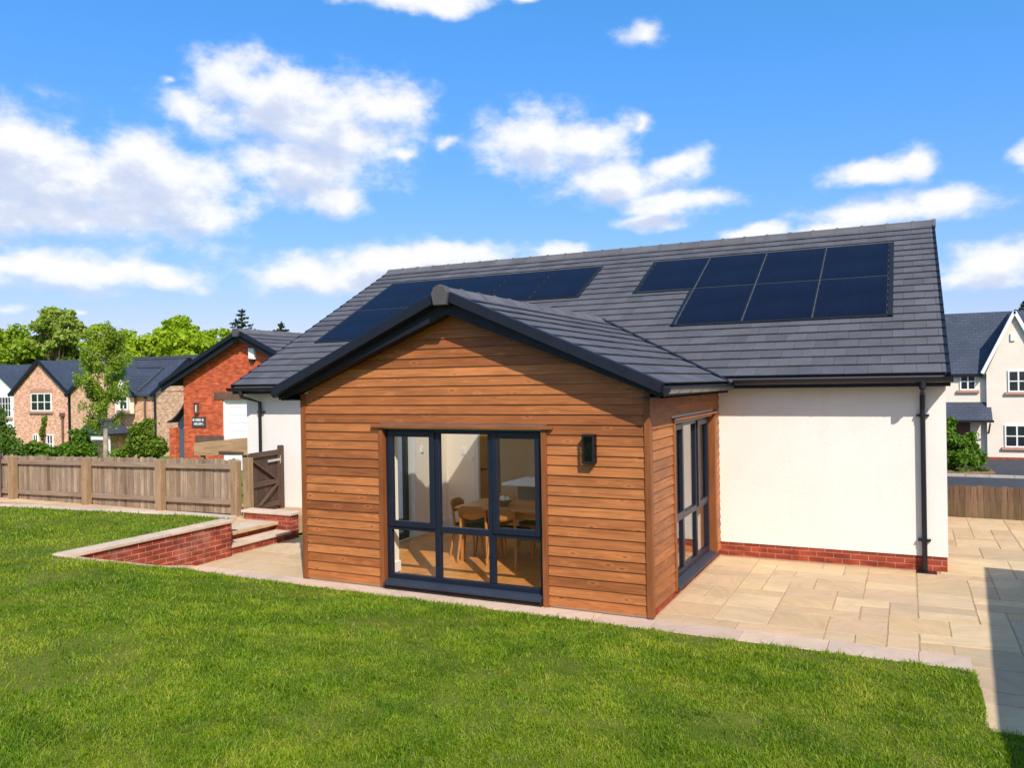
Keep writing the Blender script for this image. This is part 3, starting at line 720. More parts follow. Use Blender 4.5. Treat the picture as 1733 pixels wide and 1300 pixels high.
# main walls
w=MB(); w.box(-9.39,-4.87,3.57,3.87,.2,2.56); w.box(0.0,3.0,3.57,3.87,.2,2.56)
zr=main_top(RY)-.1
for xa,xb in ((-9.39,-9.1),(2.7,3.0)):
    if xa<0: w.prism([(3.87,.2),(13.5,.2),(13.5,2.56),(13.75,2.6),(RY,zr),(3.62,2.6),(3.87,2.56)],'x',xa,xb)
    else:
        w.box(xa,xb,3.87,4.2,.2,2.56); w.box(xa,xb,13.2,13.5,.2,2.56); w.prism([(3.87,2.56),(13.5,2.56),(13.75,2.6),(RY,zr),(3.62,2.6)],'x',xa,xb)
w.box(-9.39,3.0,13.5,13.8,.2,2.56)
build_each(w,'rendered_wall',MT['render'],H,[6,6,9,6+6+7,6])
b=MB(); b.box(-9.38,-4.88,3.582,3.86,-.05,.2); b.box(-.02,2.99,3.582,3.86,-.05,.2); b.box(2.72,2.99,3.86,13.78,-.05,.2); b.box(-9.38,-9.12,3.86,13.78,-.05,.2)
b.box(-4.84,-.03,.03,.06,-.05,.06); b.box(-.06,.0-.012,.06,3.57,-.05,.095); b.box(-4.84,-4.82,.06,3.57,-.05,.08)
b.build('brick_plinth',MT['brickred'],H)

# roof tiles: each course laps the one below
def tiles(mb,fO,U,V,N,u0,u1,nrow,expo,w,rng,clip=None,th=.014,skip=None):
    U=Vector(U);V=Vector(V);N=Vector(N);O=Vector(fO)
    for r in range(nrow):
        v0=r*expo; v1=v0+expo+.06
        off=(r%2)*w*.5
        k=int(math.floor((u0-off)/w)); x=off+k*w
        while x<u1:
            a,b=max(x,u0),min(x+w,u1)
            if b-a>.02 and not (skip and skip((a+b)/2,v0+expo/2)):
                if clip is None or clip((a+b)/2,v0):
                    j=rng.uniform(-.0018,.0018); g=.0016
                    n0=.040+j; n1=.012+j
                    P=lambda u,v,n: O+U*u+V*v+N*n
                    mb.hexa([P(a+g,v0,n0-th),P(b-g,v0,n0-th),P(b-g,v1,n1-th),P(a+g,v1,n1-th),P(a+g,v0,n0),P(b-g,v0,n0+rng.uniform(-.001,.001)),P(b-g,v1,n1),P(a+g,v1,n1)])
            x+=w
mv=Vector((0,1,MS)).normalized(); mn=Vector((0,-MS,1)).normalized()
sl_len=math.hypot(RY-ME[0],main_top(RY)-ME[1]); NROW=22; EXPO=(sl_len-.02)/NROW
rf=MB()
tiles(rf,(0,ME[0],ME[1]-.03),(1,0,0),mv,mn,-9.42,3.0,NROW,EXPO,.295,R)
mvb=Vector((0,-1,MS)).normalized(); mnb=Vector((0,MS,1)).normalized()
RLX=(-3.9,2.2); RLY=(9.6,12.6)  # unseen opening added in the rear slope to bring daylight indoors
tiles(rf,(0,2*RY-ME[0],ME[1]-.03),(1,0,0),mvb,mnb,-9.42,3.0,NROW,EXPO,.295,R,skip=lambda u,v: RLX[0]<u<RLX[1] and RLY[0]<2*RY-ME[0]-v*abs(mvb.y)<RLY[1])
# battens/underlay
rf.prism([(ME[0]+.02,ME[1]-.09),(RY,main_top(RY)-.11),(RY,main_top(RY)-.035),(ME[0]+.02,ME[1]-.035)],'x',-9.41,2.99)
def rear_top(y): return main_top(2*RY-y)
def rear_slab(xa,xb,ya,yb): rf.prism([(ya,rear_top(ya)-.11),(yb,rear_top(yb)-.11),(yb,rear_top(yb)-.035),(ya,rear_top(ya)-.035)],'x',xa,xb)
YE=2*RY-ME[0]-.02
rear_slab(-9.41,RLX[0],RY,YE); rear_slab(RLX[1],2.99,RY,YE); rear_slab(RLX[0],RLX[1],RY,RLY[0]); rear_slab(RLX[0],RLX[1],RLY[1],YE)
roof=rf.build('tiled_roof',MT['tile'],H)
# dry verge units, stepped with the courses
vg=MB()
for xa,xb in ((3.002,3.05),(-9.47,-9.422)):
    for r in range(NROW):
        for (O,V,N) in ((Vector((0,ME[0],ME[1]-.03)),mv,mn),(Vector((0,2*RY-ME[0],ME[1]-.03)),mvb,mnb)):
            v0=r*EXPO-.01; v1=v0+EXPO+.03
            P=lambda x,v,n: Vector((x,0,0))+O+V*v+N*n
            vg.hexa([P(xa,v0,-.09),P(xb,v0,-.09),P(xb,v1,-.11),P(xa,v1,-.11),P(xa,v0,.036),P(xb,v0,.036),P(xb,v1,.014),P(xa,v1,.014)] if V is mv else
                    [P(xb,v0,-.09),P(xa,v0,-.09),P(xa,v1,-.11),P(xb,v1,-.11),P(xb,v0,.036),P(xa,v0,.036),P(xa,v1,.014),P(xb,v1,.014)])
build_each(vg,'verge',MT['barge'],roof,[6*2*NROW]*2)
# ridge tiles
def ridge(mb,axis,a,b,c,z,step,s,wd=.16):
    p=a
    while p<b-.05:
        q=min(p+step,b)
        for (i,k,extra) in ((p+.004,q-.004,0.),(q-.035,q+.02,.012)):
            if i<a or k>b+.02: continue
            e=extra; 
            prof=[(c-wd-e,z-s*wd-.012),(c-wd*.45,z+.028+e-s*wd*.35),(c,z+.045+e),(c+wd*.45,z+.028+e-s*wd*.35),(c+wd+e,z-s*wd-.012),(c,z-.03)]
            mb.prism(prof,axis,i,k)
        p=q
rg=MB(); ridge(rg,'x',-9.46,3.05,RY,main_top(RY)+.005,.45,MS); rg.build('ridge_tiles',MT['ridge'],roof,fix=True)
# eaves: fascia, soffit, gutter
fa=MB(); fa.box(-9.46,-5.15,3.262,3.285,2.49,2.645); fa.box(.2,3.045,3.262,3.285,2.49,2.645); build_each(fa,'fascia',MT['barge'],H,[6,6])
sf=MB(); sf.box(-9.46,-4.9,3.285,3.572,2.50,2.515); sf.box(.02,3.045,3.285,3.572,2.50,2.515); build_each(sf,'soffit',MT['soffit'],H,[6,6])
def gutter_profile(y0,z0,w=.112,h=.075,n=9,th=.004,flip=1):
    o=[(y0+flip*(-w/2+w/2*math.cos(math.pi*k/n)),z0-h*math.sin(math.pi*k/n)) for k in range(n+1)]
    i=[(y0+flip*(-w/2+(w/2-th)*math.cos(math.pi*k/n)),z0-(h-th)*math.sin(math.pi*k/n)) for k in range(n,-1,-1)]
    return o,i
def gutter(name,axis,y0,z0,a,b,flip=1,parent=H):
    g=MB(); o,i=gutter_profile(y0,z0,flip=flip)
    N=len(o)
    for k in range(N-1):
        g.prism([o[k],o[k+1],i[N-2-k],i[N-1-k]],axis,a,b)
    g.prism(o,axis,a-.004,a+.004); g.prism(o,axis,b-.004,b+.004)
    p=a+.4
    while p<b:                           # union brackets
        oo=[(u,v-.004) for u,v in o]; g.prism(oo,axis,p,p+.03); p+=.95 if axis=='x' else .55
    return g.build(name,MT['blackpl'],parent,fix=True)
gutter('gutter','x',3.26,2.615,-9.52,-5.2); gutter('gutter','x',3.26,2.615,.3,3.07)
def downpipe(pts,gully=None,brks=(),ax=None):
    d=MB(); d.tube(pts,.034,14); d.tube([Vector(pts[0])+Vector((0,0,.02)),Vector(pts[0])-Vector((0,0,.09))],.045,14)
    o=d.build('downpipe',MT['blackpl'],H,smooth=False)
    for z in brks:
        k=MB(); px,py=pts[-1][0],pts[-1][1]
        k.tube([(px,py,z-.022),(px,py,z+.022)],.041,14); k.box(px-.078,px+.078,py+.01,3.572,z-.014,z+.014); k.tube([(px-.065,py-.004,z),(px-.065,py+.02,z)],.012,8); k.tube([(px+.065,py-.004,z),(px+.065,py+.02,z)],.012,8)
        k.build('pipe_bracket',MT['blackpl'],o)
    if gully:
        k=MB(); k.box(*gully); k.build('gully_grate',MT['blackpl'],o)
    return o
downpipe([(2.72,3.205,2.55),(2.72,3.205,2.47),(2.72,3.51,2.36),(2.72,3.51,0.0)],(2.62,2.86,3.38,3.56,-.01,.008),(2.1,.42))
downpipe([(-9.18,3.205,2.55),(-9.18,3.205,2.44),(-8.98,3.5,2.32),(-8.98,3.5,.3)],None,(2.13,1.2))

# extension roof
er=MB()
es=Vector((-1,0,SL)).normalized(); en=Vector((SL,0,1)).normalized()
e_len=math.hypot(EX-XM,SL*(EX-XM)); EN=10; EEX=(e_len-.01)/EN
tiles(er,(EX,-.30,EZ-.03),(0,1,0),es,en,0.,6.2,EN,EEX,.295,R,clip=lambda u,v: main_top(u-.3)<ext_top(EX-v*abs(es.x))+.28)
es2=Vector((1,0,SL)).normalized(); en2=Vector((-SL,0,1)).normalized()
DLX=(-4.66,-2.50); DLY=(.30,3.30)  # unseen opening added in the left slope to brighten the dining room
tiles(er,(2*XM-EX,-.30,EZ-.03),(0,1,0),es2,en2,0.,6.2,EN,EEX,.295,R,skip=lambda u,v: DLY[0]<u-.3<DLY[1] and DLX[0]<2*XM-EX+v*abs(es.x)<DLX[1],clip=lambda u,v: main_top(u-.3)<ext_top(EX-v*abs(es.x))+.28)
for sgn in (1,-1):
    a=XM+sgn*(EX-XM-.02)
    if sgn>0: er.prism([(a,EZ-.085),(XM,ext_top(XM)-.11),(XM,ext_top(XM)-.04),(a,EZ-.04)],'y',-.27,3.3)
    else:
        for xa,xb,ya,yb in ((a,DLX[0],-.27,3.3),(DLX[1],XM,-.27,3.3),(DLX[0],DLX[1],-.27,DLY[0]),(DLX[0],DLX[1],DLY[1],3.3)): er.prism([(xa,ext_top(xa)-.105),(xb,ext_top(xb)-.105),(xb,ext_top(xb)-.04),(xa,ext_top(xa)-.04)],'y',ya,yb)
eroof=er.build('extension_roof',MT['tile'],H,fix=True)
# lead valley line where the two roofs meet, right-hand side and left-hand side
vl=MB()
for sgn in (1,-1):
    pa=[];
    for k in range(9):
        xx=EX-(EX-XM)*k/8.; zz=ext_top(xx)+.012; yy=ME[0]+(zz-.0-ME[1])/MS
        pa.append((XM+sgn*(xx-XM),yy-.02,zz+.0))
    for p,q in zip(pa[:-1],pa[1:]): vl.bar(p,q,.06,.03)
vl.build('valley_trim',MT['barge'],eroof)
vg=MB()
for sgn in (1,-1):
    O=Vector((XM+sgn*(EX-XM),-.30,EZ-.03)); V=es if sgn>0 else es2; N=en if sgn>0 else en2
    P=lambda y,v,n: Vector((0,y,0))+O+V*v+N*n
    v0,v1=-.012,e_len+.01
    vg.hexa([P(-.05,v0,-.075),P(.055,v0,-.075),P(.055,v1,-.075),P(-.05,v1,-.075),P(-.05,v0,.044),P(.055,v0,.044),P(.055,v1,.044),P(-.05,v1,.044)])
build_each(vg,'verge',MT['barge'],eroof,[6]*2,fix=True,bevel=.006)
rg=MB(); ridge(rg,'y',-.30,5.05,XM,ext_top(XM)+.0,.45,SL,.15); rg.build('ridge_tiles',MT['ridge'],eroof,fix=True)
ec=MB(); z0=ext_top(XM)
ec.prism([(XM-.115,z0-.04),(XM-.075,z0+.035),(XM,z0+.062),(XM+.075,z0+.035),(XM+.115,z0-.04),(XM+.085,z0-.185),(XM-.085,z0-.185)],'y',-.395,-.29); ec.build('ridge_end_cap',MT['endcap'],eroof,fix=True,bevel=.008)
bb=MB()
for sgn in (1,-1):
    X=lambda x: XM+sgn*(x-XM)
    s=[(X(XM),ext_top(XM)-.09),(X(EX-.0),EZ-.09),(X(EX-.0),EZ-.155),(X(XM),ext_top(XM)-.285)]
    bb.prism(s,'y',-.225,-.2)
bb.build('barge_board',MT['barge'],H,fix=True,bevel=.004)
sb=MB()
for sgn in (1,-1):
    X=lambda x: XM+sgn*(x-XM)
    sb.prism([(X(XM),ext_top(XM)-.25),(X(EX-.02),EZ-.15),(X(EX-.02),EZ-.165),(X(XM),ext_top(XM)-.265)],'y',-.2,.02)   # sloping soffit of the verge
    xs=sorted((X(EX-.02),X(-.03))); sb.box(xs[0],xs[1],-.2,3.26,2.435,2.45)
sb.build('soffit',MT['soffit'],H,fix=True)
fb=MB()
for sgn in (1,-1):
    xs=sorted((XM+sgn*(EX-.02-XM),XM+sgn*(EX-.045-XM))); fb.box(xs[0],xs[1],-.2,3.3,2.435,EZ-.05)
build_each(fb,'fascia',MT['barge'],H,[6,6])
gutter('gutter','y',EX-.018+.0,2.548,-.27,3.22,flip=-1); gutter('gutter','y',2*XM-EX+.018,2.548,-.27,3.22,flip=1)

# extension walls (inner block), openings for the windows
WX0,WX1,WZ0,WZ1=-3.55,-1.30,.06,2.06
def gz(x): return ext_top(x)-.27
w=MB()
w.box(-4.85,WX0,.005,.32,0,2.42); w.box(WX1,-.02,.005,.32,0,2.42); w.box(WX0,WX1,.005,.32,WZ1,2.42); w.box(WX0,WX1,.012,.32,-.02,WZ0)
w.prism([(-4.85,2.42),(-.02,2.42),(-.02,ext_top(-.02)-.13),(XM,ext_top(XM)-.13),(-4.85,ext_top(-4.85)-.13)],'y',.005,.1)
# right side wall: window y 1.0..3.2
w.box(-.3,-.02,.32,1.0,0,2.44); w.box(-.3,-.02,3.2,3.6,0,2.44); w.box(-.3,-.02,1.0,3.2,2.1,2.44); w.box(-.3,-.02,1.0,3.2,-.02,.09)
# left side wall: glazed door y .95..2.4
w.box(-4.85,-4.67,.32,.95,0,2.44); w.box(-4.85,-4.67,2.42,3.45,0,2.44); w.box(-4.85,-4.67,.95,2.42,2.12,2.44); w.box(-4.85,-4.67,.95,2.42,-.02,.14)
w.build('interior_wall',MT['cream'],H)
w=MB(); w.box(-4.67,-4.1,3.45,3.56,.1,2.44); w.box(-4.2,-4.1,3.56,13.5,.1,2.44); w.box(-4.1,2.7,5.6,5.7,.1,2.46); w.box(-.3,2.7,3.87,3.89,.1,2.46); w.box(-4.66,-4.655,2.42,3.45,.15,2.42)
w.build('interior_wall',MT['cream'],H)
f=MB(); f_y=.0
for k in range(28):
    y0=.0
    x=-4.67+k*.17
    if x>-.1: break
    yy=.10 if WX0-.02<x<WX1 else .32
    o=R.uniform(0,1.6); y=yy
    while y<13.4:
        y2=min(y+(o if y==yy and o>.3 else 1.6),13.4); f.box(max(x,-4.67)+.0012,min(x+.1688,-.3 if x>-.4 else 9),y+.0012,y2-.0012,.10,.15+R.uniform(0,.0008)); y=y2
fx=f.build('floor',MT['floorwood'],H)
# boards run along y: swap uv
uvl=fx.data.uv_layers[0].data; arr=np.empty(len(uvl)*2,dtype=np.float32); uvl.foreach_get('uv',arr); arr=arr.reshape(-1,2)[:,::-1].copy(); uvl.foreach_set('uv',arr.ravel())
f=MB(); f.box(-4.67,-.3,.32,13.4,.02,.098); f.build('floor',MT['floorwood'],H)
f=MB(); f.box(-1.2,2.7,3.95,13.45,.08,.152); f.build('bounce_floor',MT['worktop'],H)  # pale unseen floor added to bounce sunlight onto the walls
c=MB(); c.box(-4.67,DLX[0],.1,3.9,2.42,2.44); c.box(DLX[1],-.3,.1,3.9,2.42,2.44); c.box(DLX[0],DLX[1],.1,DLY[0],2.42,2.44); c.box(DLX[0],DLX[1],DLY[1],3.9,2.42,2.44)
for yy in (DLY[0]-.02,DLY[1]): c.prism([(DLX[0],2.44),(DLX[1],2.44),(DLX[1],ext_top(DLX[1])-.1),(DLX[0],ext_top(DLX[0])-.1)],'y',yy,yy+.02)
for xx in (DLX[0]-.02,DLX[1]): c.box(xx,xx+.02,DLY[0],DLY[1],2.44,ext_top(xx)-.1)
c.box(-9.1,RLX[0],3.9,13.5,2.44,2.47); c.box(RLX[1],2.7,3.9,13.5,2.44,2.47); c.box(RLX[0],RLX[1],3.9,RLY[0],2.44,2.47); c.box(RLX[0],RLX[1],RLY[1],13.5,2.44,2.47)
for xa,xb in ((RLX[0]-.03,RLX[0]),(RLX[1],RLX[1]+.03)): c.prism([(RLY[0],2.47),(RLY[1],2.47),(RLY[1],rear_top(RLY[1])-.1),(RLY[0],rear_top(RLY[0])-.1)],'x',xa,xb)
c.box(RLX[0],RLX[1],RLY[0]-.03,RLY[0],2.47,rear_top(RLY[0])-.1); c.box(RLX[0],RLX[1],RLY[1],RLY[1]+.03,2.47,rear_top(RLY[1])-.1)
c.build('ceiling',MT['whitep'],H)
k=MB(); n_=5
for i in range(n_+1):
    xx=RLX[0]+(RLX[1]-RLX[0])*i/n_; k.prism([(RLY[0]-.05,rear_top(RLY[0]-.05)-.06),(RLY[1]+.05,rear_top(RLY[1]+.05)-.06),(RLY[1]+.05,rear_top(RLY[1]+.05)+.06),(RLY[0]-.05,rear_top(RLY[0]-.05)+.06)],'x',xx-.04,xx+.04)
rl=k.build('added_rooflight',MT['anth'],H)  # bars of the added, unseen rear roof glazing for interior daylight
k=MB(); k.add([(RLX[0],RLY[0],rear_top(RLY[0])),(RLX[1],RLY[0],rear_top(RLY[0])),(RLX[1],RLY[1],rear_top(RLY[1])),(RLX[0],RLY[1],rear_top(RLY[1]))],[(0,1,2,3)]); k.build('pane',MT['opal'],rl)
# unseen roof glazing added on the far slope to let sun into the dining room
k=MB()
for yy in (DLY[0],DLY[1]): k.prism([(DLX[0]-.05,ext_top(DLX[0]-.05)-.05),(DLX[1]+.05,ext_top(DLX[1]+.05)-.05),(DLX[1]+.05,ext_top(DLX[1]+.05)+.05),(DLX[0]-.05,ext_top(DLX[0]-.05)+.05)],'y',yy-.04,yy+.04)
rl=build_each(k,'added_rooflight_bar',MT['anth'],H,[6]*2,fix=True)[1]
k=MB(); k.add([(DLX[0],DLY[0],ext_top(DLX[0])),(DLX[1],DLY[0],ext_top(DLX[1])),(DLX[1],DLY[1],ext_top(DLX[1])),(DLX[0],DLY[1],ext_top(DLX[0]))],[(0,1,2,3)]); k.build('pane',MT['frosted'],rl)
s=MB(); s.box(-4.655,-4.635,2.45,3.45,.15,.29); s.box(-4.655,-4.1,3.43,3.45,.15,.29); s.box(-4.1,-4.08,4.45,5.6,.15,.29); s.box(-4.66,-4.64,.325,.94,.15,.29); s.box(-4.66,WX0,.32,.338,.15,.29); s.box(WX0-.001,WX0+.018,.13,.338,.15,.29); build_each(s,'skirting_board',MT['skirt'],H,[6]*6,bevel=.004)
w=MB()
for (x0,x1,z0,z1) in ((-4.36,-4.29,1.40,1.52),(-4.2,-4.14,1.30,1.37)): w.box(x0,x1,3.436,3.45,z0,z1)
w.box(-4.655,-4.635,2.6,2.68,1.5,1.6); build_each(w,'light_switch',MT['whiteup'],H,[6]*3,bevel=.004)
# oak door seen in the hall wall
d=MB(); d.box(-4.098,-4.06,3.53,4.32,.15,2.16); od=d.build('oak_door',MT['oakdoor'],H)
k=MB(); k.tube([(-4.06,3.60,1.14),(-4.0,3.60,1.14),(-3.995,3.73,1.14)],.01,8); k.tube([(-4.06,3.6,1.14),(-4.048,3.6,1.14)],.026,12); k.build('door_handle',MT['darkmetal'],od)
k=MB(); k.box(-4.1,-4.05,3.455,3.53,.15,2.235); k.box(-4.1,-4.05,4.32,4.395,.15,2.235); k.box(-4.1,-4.05,3.53,4.32,2.16,2.235); k.build('door_frame',MT['skirt'],od,bevel=.004)
# unseen glazing added in the right gable wall to let sunlight in
g=MB()
for i in range(7): g.box(2.85,2.93,4.2+i*1.5-.035,4.2+i*1.5+.035,.2,2.5)
g.box(2.85,2.93,4.2,13.2,2.5,2.56); gd=g.build('added_gable_glazing',MT['anth'],H)
k=MB(); k.box(2.88,2.886,4.23,13.17,.2,2.5); k.build('pane',MT['glass'],gd)

# cladding
cl=MB(); RH=.117
def fboard(x0a,x1a,x0b,x1b,z0,z1):
    cl.hexa([(x0a,-.024,z0-.006),(x1a,-.024,z0-.006),(x1a,.004,z0-.006),(x0a,.004,z0-.006),(x0b,-.007,z1),(x1b,-.007,z1),(x1b,.004,z1),(x0b,.004,z1)])
z=.035
while z<3.6:
    z1=z+RH
    def lim(zz):
        hw=min(2.372,max((gz(XM)+.10-zz)/SL,0)); return XM-hw,XM+hw
    a0,a1=lim(z); b0,b1=lim(z1)
    if a1-a0<.05: break
    if z<2.075: segs=[(a0,-3.607,b0,-3.607),(-1.233,a1,-1.233,b1)]
    else: segs=[(a0,a1,b0,b1)]
    for sgm in segs: fboard(*sgm,z,z1)
    z=z1
def sboard(xf,y0,y1,z0,z1,s):
    cl.hexa([(xf+s*.024,y0,z0-.006),(xf+s*.024,y1,z0-.006),(xf-s*.004,y1,z0-.006),(xf-s*.004,y0,z0-.006),(xf+s*.007,y0,z1),(xf+s*.007,y1,z1),(xf-s*.004,y1,z1),(xf-s*.004,y0,z1)][::1] if s>0 else
            [(xf-.024,y1,z0-.006),(xf-.024,y0,z0-.006),(xf+.004,y0,z0-.006),(xf+.004,y1,z0-.006),(xf-.007,y1,z1),(xf-.007,y0,z1),(xf+.004,y0,z1),(xf+.004,y1,z1)])
z=.1
while z<2.40:
    z1=min(z+RH,2.44)
    for xf,s,ya,yb in ((-.012,1,.93,3.29),(-4.86,-1,.9,2.47)):
        if z<2.09:
            sboard(xf,.06,ya,z,z1,s); sboard(xf,yb,3.566,z,z1,s)
        else: sboard(xf,.06,3.566,z,z1,s)
    z=z1
cl.build('timber_cladding',MT['clad'],H,fix=True)
cpst=MB(); cpst.box(-.06,.012,-.034,.055,.01,2.52); cpst.build('corner_post',MT['cladtrim'],H,bevel=.003)
cpst=MB(); cpst.box(-4.884,-4.806,-.034,.055,.01,2.52); cpst.build('corner_post',MT['cladtrim'],H,bevel=.003)

# front window
tr=MB(); tr.box(-3.605,WX0+.005,-.036,.10,.02,2.075); tr.box(WX1-.005,-1.235,-.036,.10,.0,2.075)
fw_=MB()
def fr(x0,x1,z0,z1,y0=.05,y1=.12): fw_.box(x0,x1,y0,y1,z0,z1)
fr(WX0,WX0+.07,.10,2.06); fr(WX1-.07,WX1,.10,2.06)                 # jambs
fr(WX0+.07,WX1-.07,.10,.185); fr(WX0+.07,WX1-.07,2.0,2.06)          # sill rail / head
M1,M2=-2.782,-2.016
for m in (M1,M2): fr(m-.04,m+.04,.185,2.0,.052,.118)
for a,b in ((WX0+.07,M1-.04),(M1+.04,M2-.04),(M2+.04,WX1-.07)): fr(a,b,.755,.835,.052,.118)
win=fw_.build('window',MT['anth'],H,bevel=.006)
for a,b in ((WX0+.045,M1-.025),(M2+.025,WX1-.045)):                # two opening sashes
    k=MB(); z0,z1=.80,2.03; w_=.075
    k.box(a,a+w_,.03,.085,z0,z1); k.box(b-w_,b,.03,.085,z0,z1); k.box(a+w_,b-w_,.03,.085,z0,z0+w_); k.box(a+w_,b-w_,.03,.085,z1-w_,z1)
    k.build('sash',MT['anth'],win,bevel=.008)
gaps=[(WX0+.07,M1-.04),(M1+.04,M2-.04),(M2+.04,WX1-.07)]
for i,(a,b) in enumerate(gaps):
    for z0,z1 in ((.185,.755),(.835,2.0)):
        yy=.06 if (z0>.5 and i!=1) else .085
        k=MB(); k.box(a,b,yy,yy+.006,z0,z1); k.build('pane',MT['glass'],win)
k=MB(); k.prism([(-.085,.062),(.05,.062),(.05,.125),(.02,.118),(-.085,.09)],'x',-3.53,-1.32); k.build('sill',MT['anth2'],win,bevel=.004)
build_each(tr,'trim',MT['cladtrim'],win,[6,6],bevel=.003)
k=MB(); k.box(-3.70,-1.15,-.07,.05,2.075,2.112); k.build('head_board',MT['cladtrimh'],win,bevel=.004)
k=MB(); k.box(WX0+.02,WX1-.02,-.05,.02,.0,.06); k.build('base_shade_strip',MT['base_shade'],win)  # dark strip colouring in the shade below the window sill

# side window
sw=MB(); Y0,Y1=1.0,3.2
def sr(y0,y1,z0,z1,x0=-.15,x1=-.08): sw.box(x0,x1,y0,y1,z0,z1)
sr(Y0,Y0+.07,.13,2.1); sr(Y1-.07,Y1,.13,2.1); sr(Y0+.07,Y1-.07,.13,.21); sr(Y0+.07,Y1-.07,2.03,2.1)
m1,m2=1.735,2.465
for m in (m1,m2): sr(m-.04,m+.04,.21,2.03,-.148,-.082)
cols=[(Y0+.07,m1-.04),(m1+.04,m2-.04),(m2+.04,Y1-.07)]
for a,b in cols: sr(a,b,.83,.91,-.148,-.082)
win2=sw.build('window',MT['anth'],H,bevel=.006)
for a,b in ((Y0+.05,m1-.03),(m2+.03,Y1-.05)):
    k=MB(); z0,z1=.875,2.065; w_=.07
    k.box(-.11,-.062,a,a+w_,z0,z1); k.box(-.11,-.062,b-w_,b,z0,z1); k.box(-.11,-.062,a+w_,b-w_,z0,z0+w_); k.box(-.11,-.062,a+w_,b-w_,z1-w_,z1)
    k.build('sash',MT['anth'],win2,bevel=.006)
for i,(a,b) in enumerate(cols):
    for z0,z1 in ((.21,.83),(.91,2.03)):
        k=MB(); k.box(-.118,-.112,a,b,z0,z1); k.build('pane',MT['glass'],win2)
k=MB(); k.prism([(-.08,.085),(.045,.085),(.045,.105),(-.08,.135)],'y',Y0+.005,Y1-.005); k.build('sill',MT['anth2'],win2,bevel=.004,fix=True)
k=MB(); k.box(-.15,.022,.93,Y0+.003,.08,2.135); k.box(-.15,.022,Y1-.003,3.29,.08,2.135); build_each(k,'trim',MT['cladtrim'],win2,[6,6],bevel=.003)
k=MB(); k.box(-.15,.05,.90,3.32,2.135,2.165); k.box(-.15,-.012,Y0+.003,Y1-.003,2.105,2.135); k.build('head_board',MT['cladtrimh'],win2,bevel=.003)
# glazed door in the left side wall
gd=MB(); x0,x1=-4.82,-4.75
gd.box(x0,x1,.95,1.03,.14,2.12); gd.box(x0,x1,2.3,2.38,.14,2.12); gd.box(x0,x1,1.03,2.3,.14,.24); gd.box(x0,x1,1.03,2.3,2.03,2.12)
g_=gd.build('glazed_door',MT['anth'],H,bevel=.005)
k=MB(); k.box(-4.79,-4.784,1.03,2.3,.24,2.03); k.build('pane',MT['glass'],g_)
k=MB(); k.box(-4.76,-4.64,2.38,2.46,.14,2.2); k.box(-4.76,-4.64,.95,2.38,2.12,2.2); k.build('door_frame',MT['skirt'],g_,bevel=.004)

# solar panels: integrated in the main roof
def solar(x0,x1,va,vb,label):
    c=Vector((0,ME[0],ME[1]-.03))+mv*((va+vb)/2)
    t=thing('solar_panel',label,'solar panel',((x0+x1)/2,c.y,c.z),0,'dark solar panels set into the grey tiled roof')
    def P(x,v,n): return Vector((x,ME[0],ME[1]-.03))+mv*v+mn*n
    k=MB()
    k.hexa([P(x0,va,.0),P(x1,va,.0),P(x1,vb,.0),P(x0,vb,.0),P(x0,va,.048),P(x1,va,.048),P(x1,vb,.048),P(x0,vb,.048)])
    k.build('frame',MT['pvframe'],t,bevel=.003)
    e=.014
    k=MB(); k.add([P(x0+e,va+e,.0505),P(x1-e,va+e,.0505),P(x1-e,vb-e,.0505),P(x0+e,vb-e,.0505)],[(0,1,2,3)])
    o=k.build('cell_sheet',MT['solar'],t)
    uvd=o.data.uv_layers[0].data
    for i,(u,v) in enumerate(((0,0),(x1-x0-2*e,0),(x1-x0-2*e,vb-va-2*e),(0,vb-va-2*e))): uvd[i].uv=(u,v)
def vv(y): return (y-ME[0])*math.hypot(1,MS)
vA,vB,vC=vv(4.93),vv(6.35),vv(7.79)
xsR=[-2.10,-.99,.115,1.205,2.29]
names=['leftmost','second from left','second from right','rightmost']
for i in range(4): solar(xsR[i]+.012,xsR[i+1]-.012,vB+.012,vC,f'{names[i]} dark solar panel in the upper row of the right roof array'.replace('leftmost dark','leftmost dark'))
nb=['leftmost','middle','rightmost']
for i in range(1,4): solar(xsR[i]+.012,xsR[i+1]-.012,vA,vB-.012,f'{nb[i-1]} dark solar panel in the lower row of the right roof array')
xsL=[-8.66+1.062*i for i in range(6)]
nm=['first','second','third','fourth','fifth']
for i in range(5): solar(xsL[i]+.01,xsL[i+1]-.01,vB+.012,vC,f'{nm[i]} from left of five dark solar panels in the upper row beside the small gable')
for i in range(2): solar(xsL[i]+.01,xsL[i+1]-.01,vA,vB-.012,['leftmost dark solar panel in the lower row, nearest the left roof edge','dark solar panel in the lower row, right beside the small gable verge'][i])
# flashing trays round the arrays (part of the roof)
fl=MB()
def P(x,v,n): return Vector((x,ME[0],ME[1]-.03))+mv*v+mn*n
def tray(x0,x1,va,vb,n0=.006,n1=.0465):
    fl.hexa([P(x0,va,n0),P(x1,va,n0),P(x1,vb,n0),P(x0,vb,n0),P(x0,va,n1),P(x1,va,n1),P(x1,vb,n1),P(x0,vb,n1)])
tray(2.29,2.36,vA-.06,vC+.03); tray(-2.17,-2.10,vB-.03,vC+.03); tray(-2.17,2.36,vC,vC+.03); tray(-1.06,-.99,vA-.06,vB-.035); tray(-1.06,2.36,vA-.06,vA-.005); tray(-2.17,-1.06,vB-.06,vB-.005)
tray(-8.73,-8.66,vA-.06,vC+.03); tray(-3.35,-3.28,vB-.06,vC+.03); tray(-8.73,-3.28,vC,vC+.03); tray(-8.73,-6.5,vA-.06,vA-.005); tray(-6.53,-3.35,vB-.06,vB-.005)
fl.build('panel_flashing',MT['pvframe'],roof)
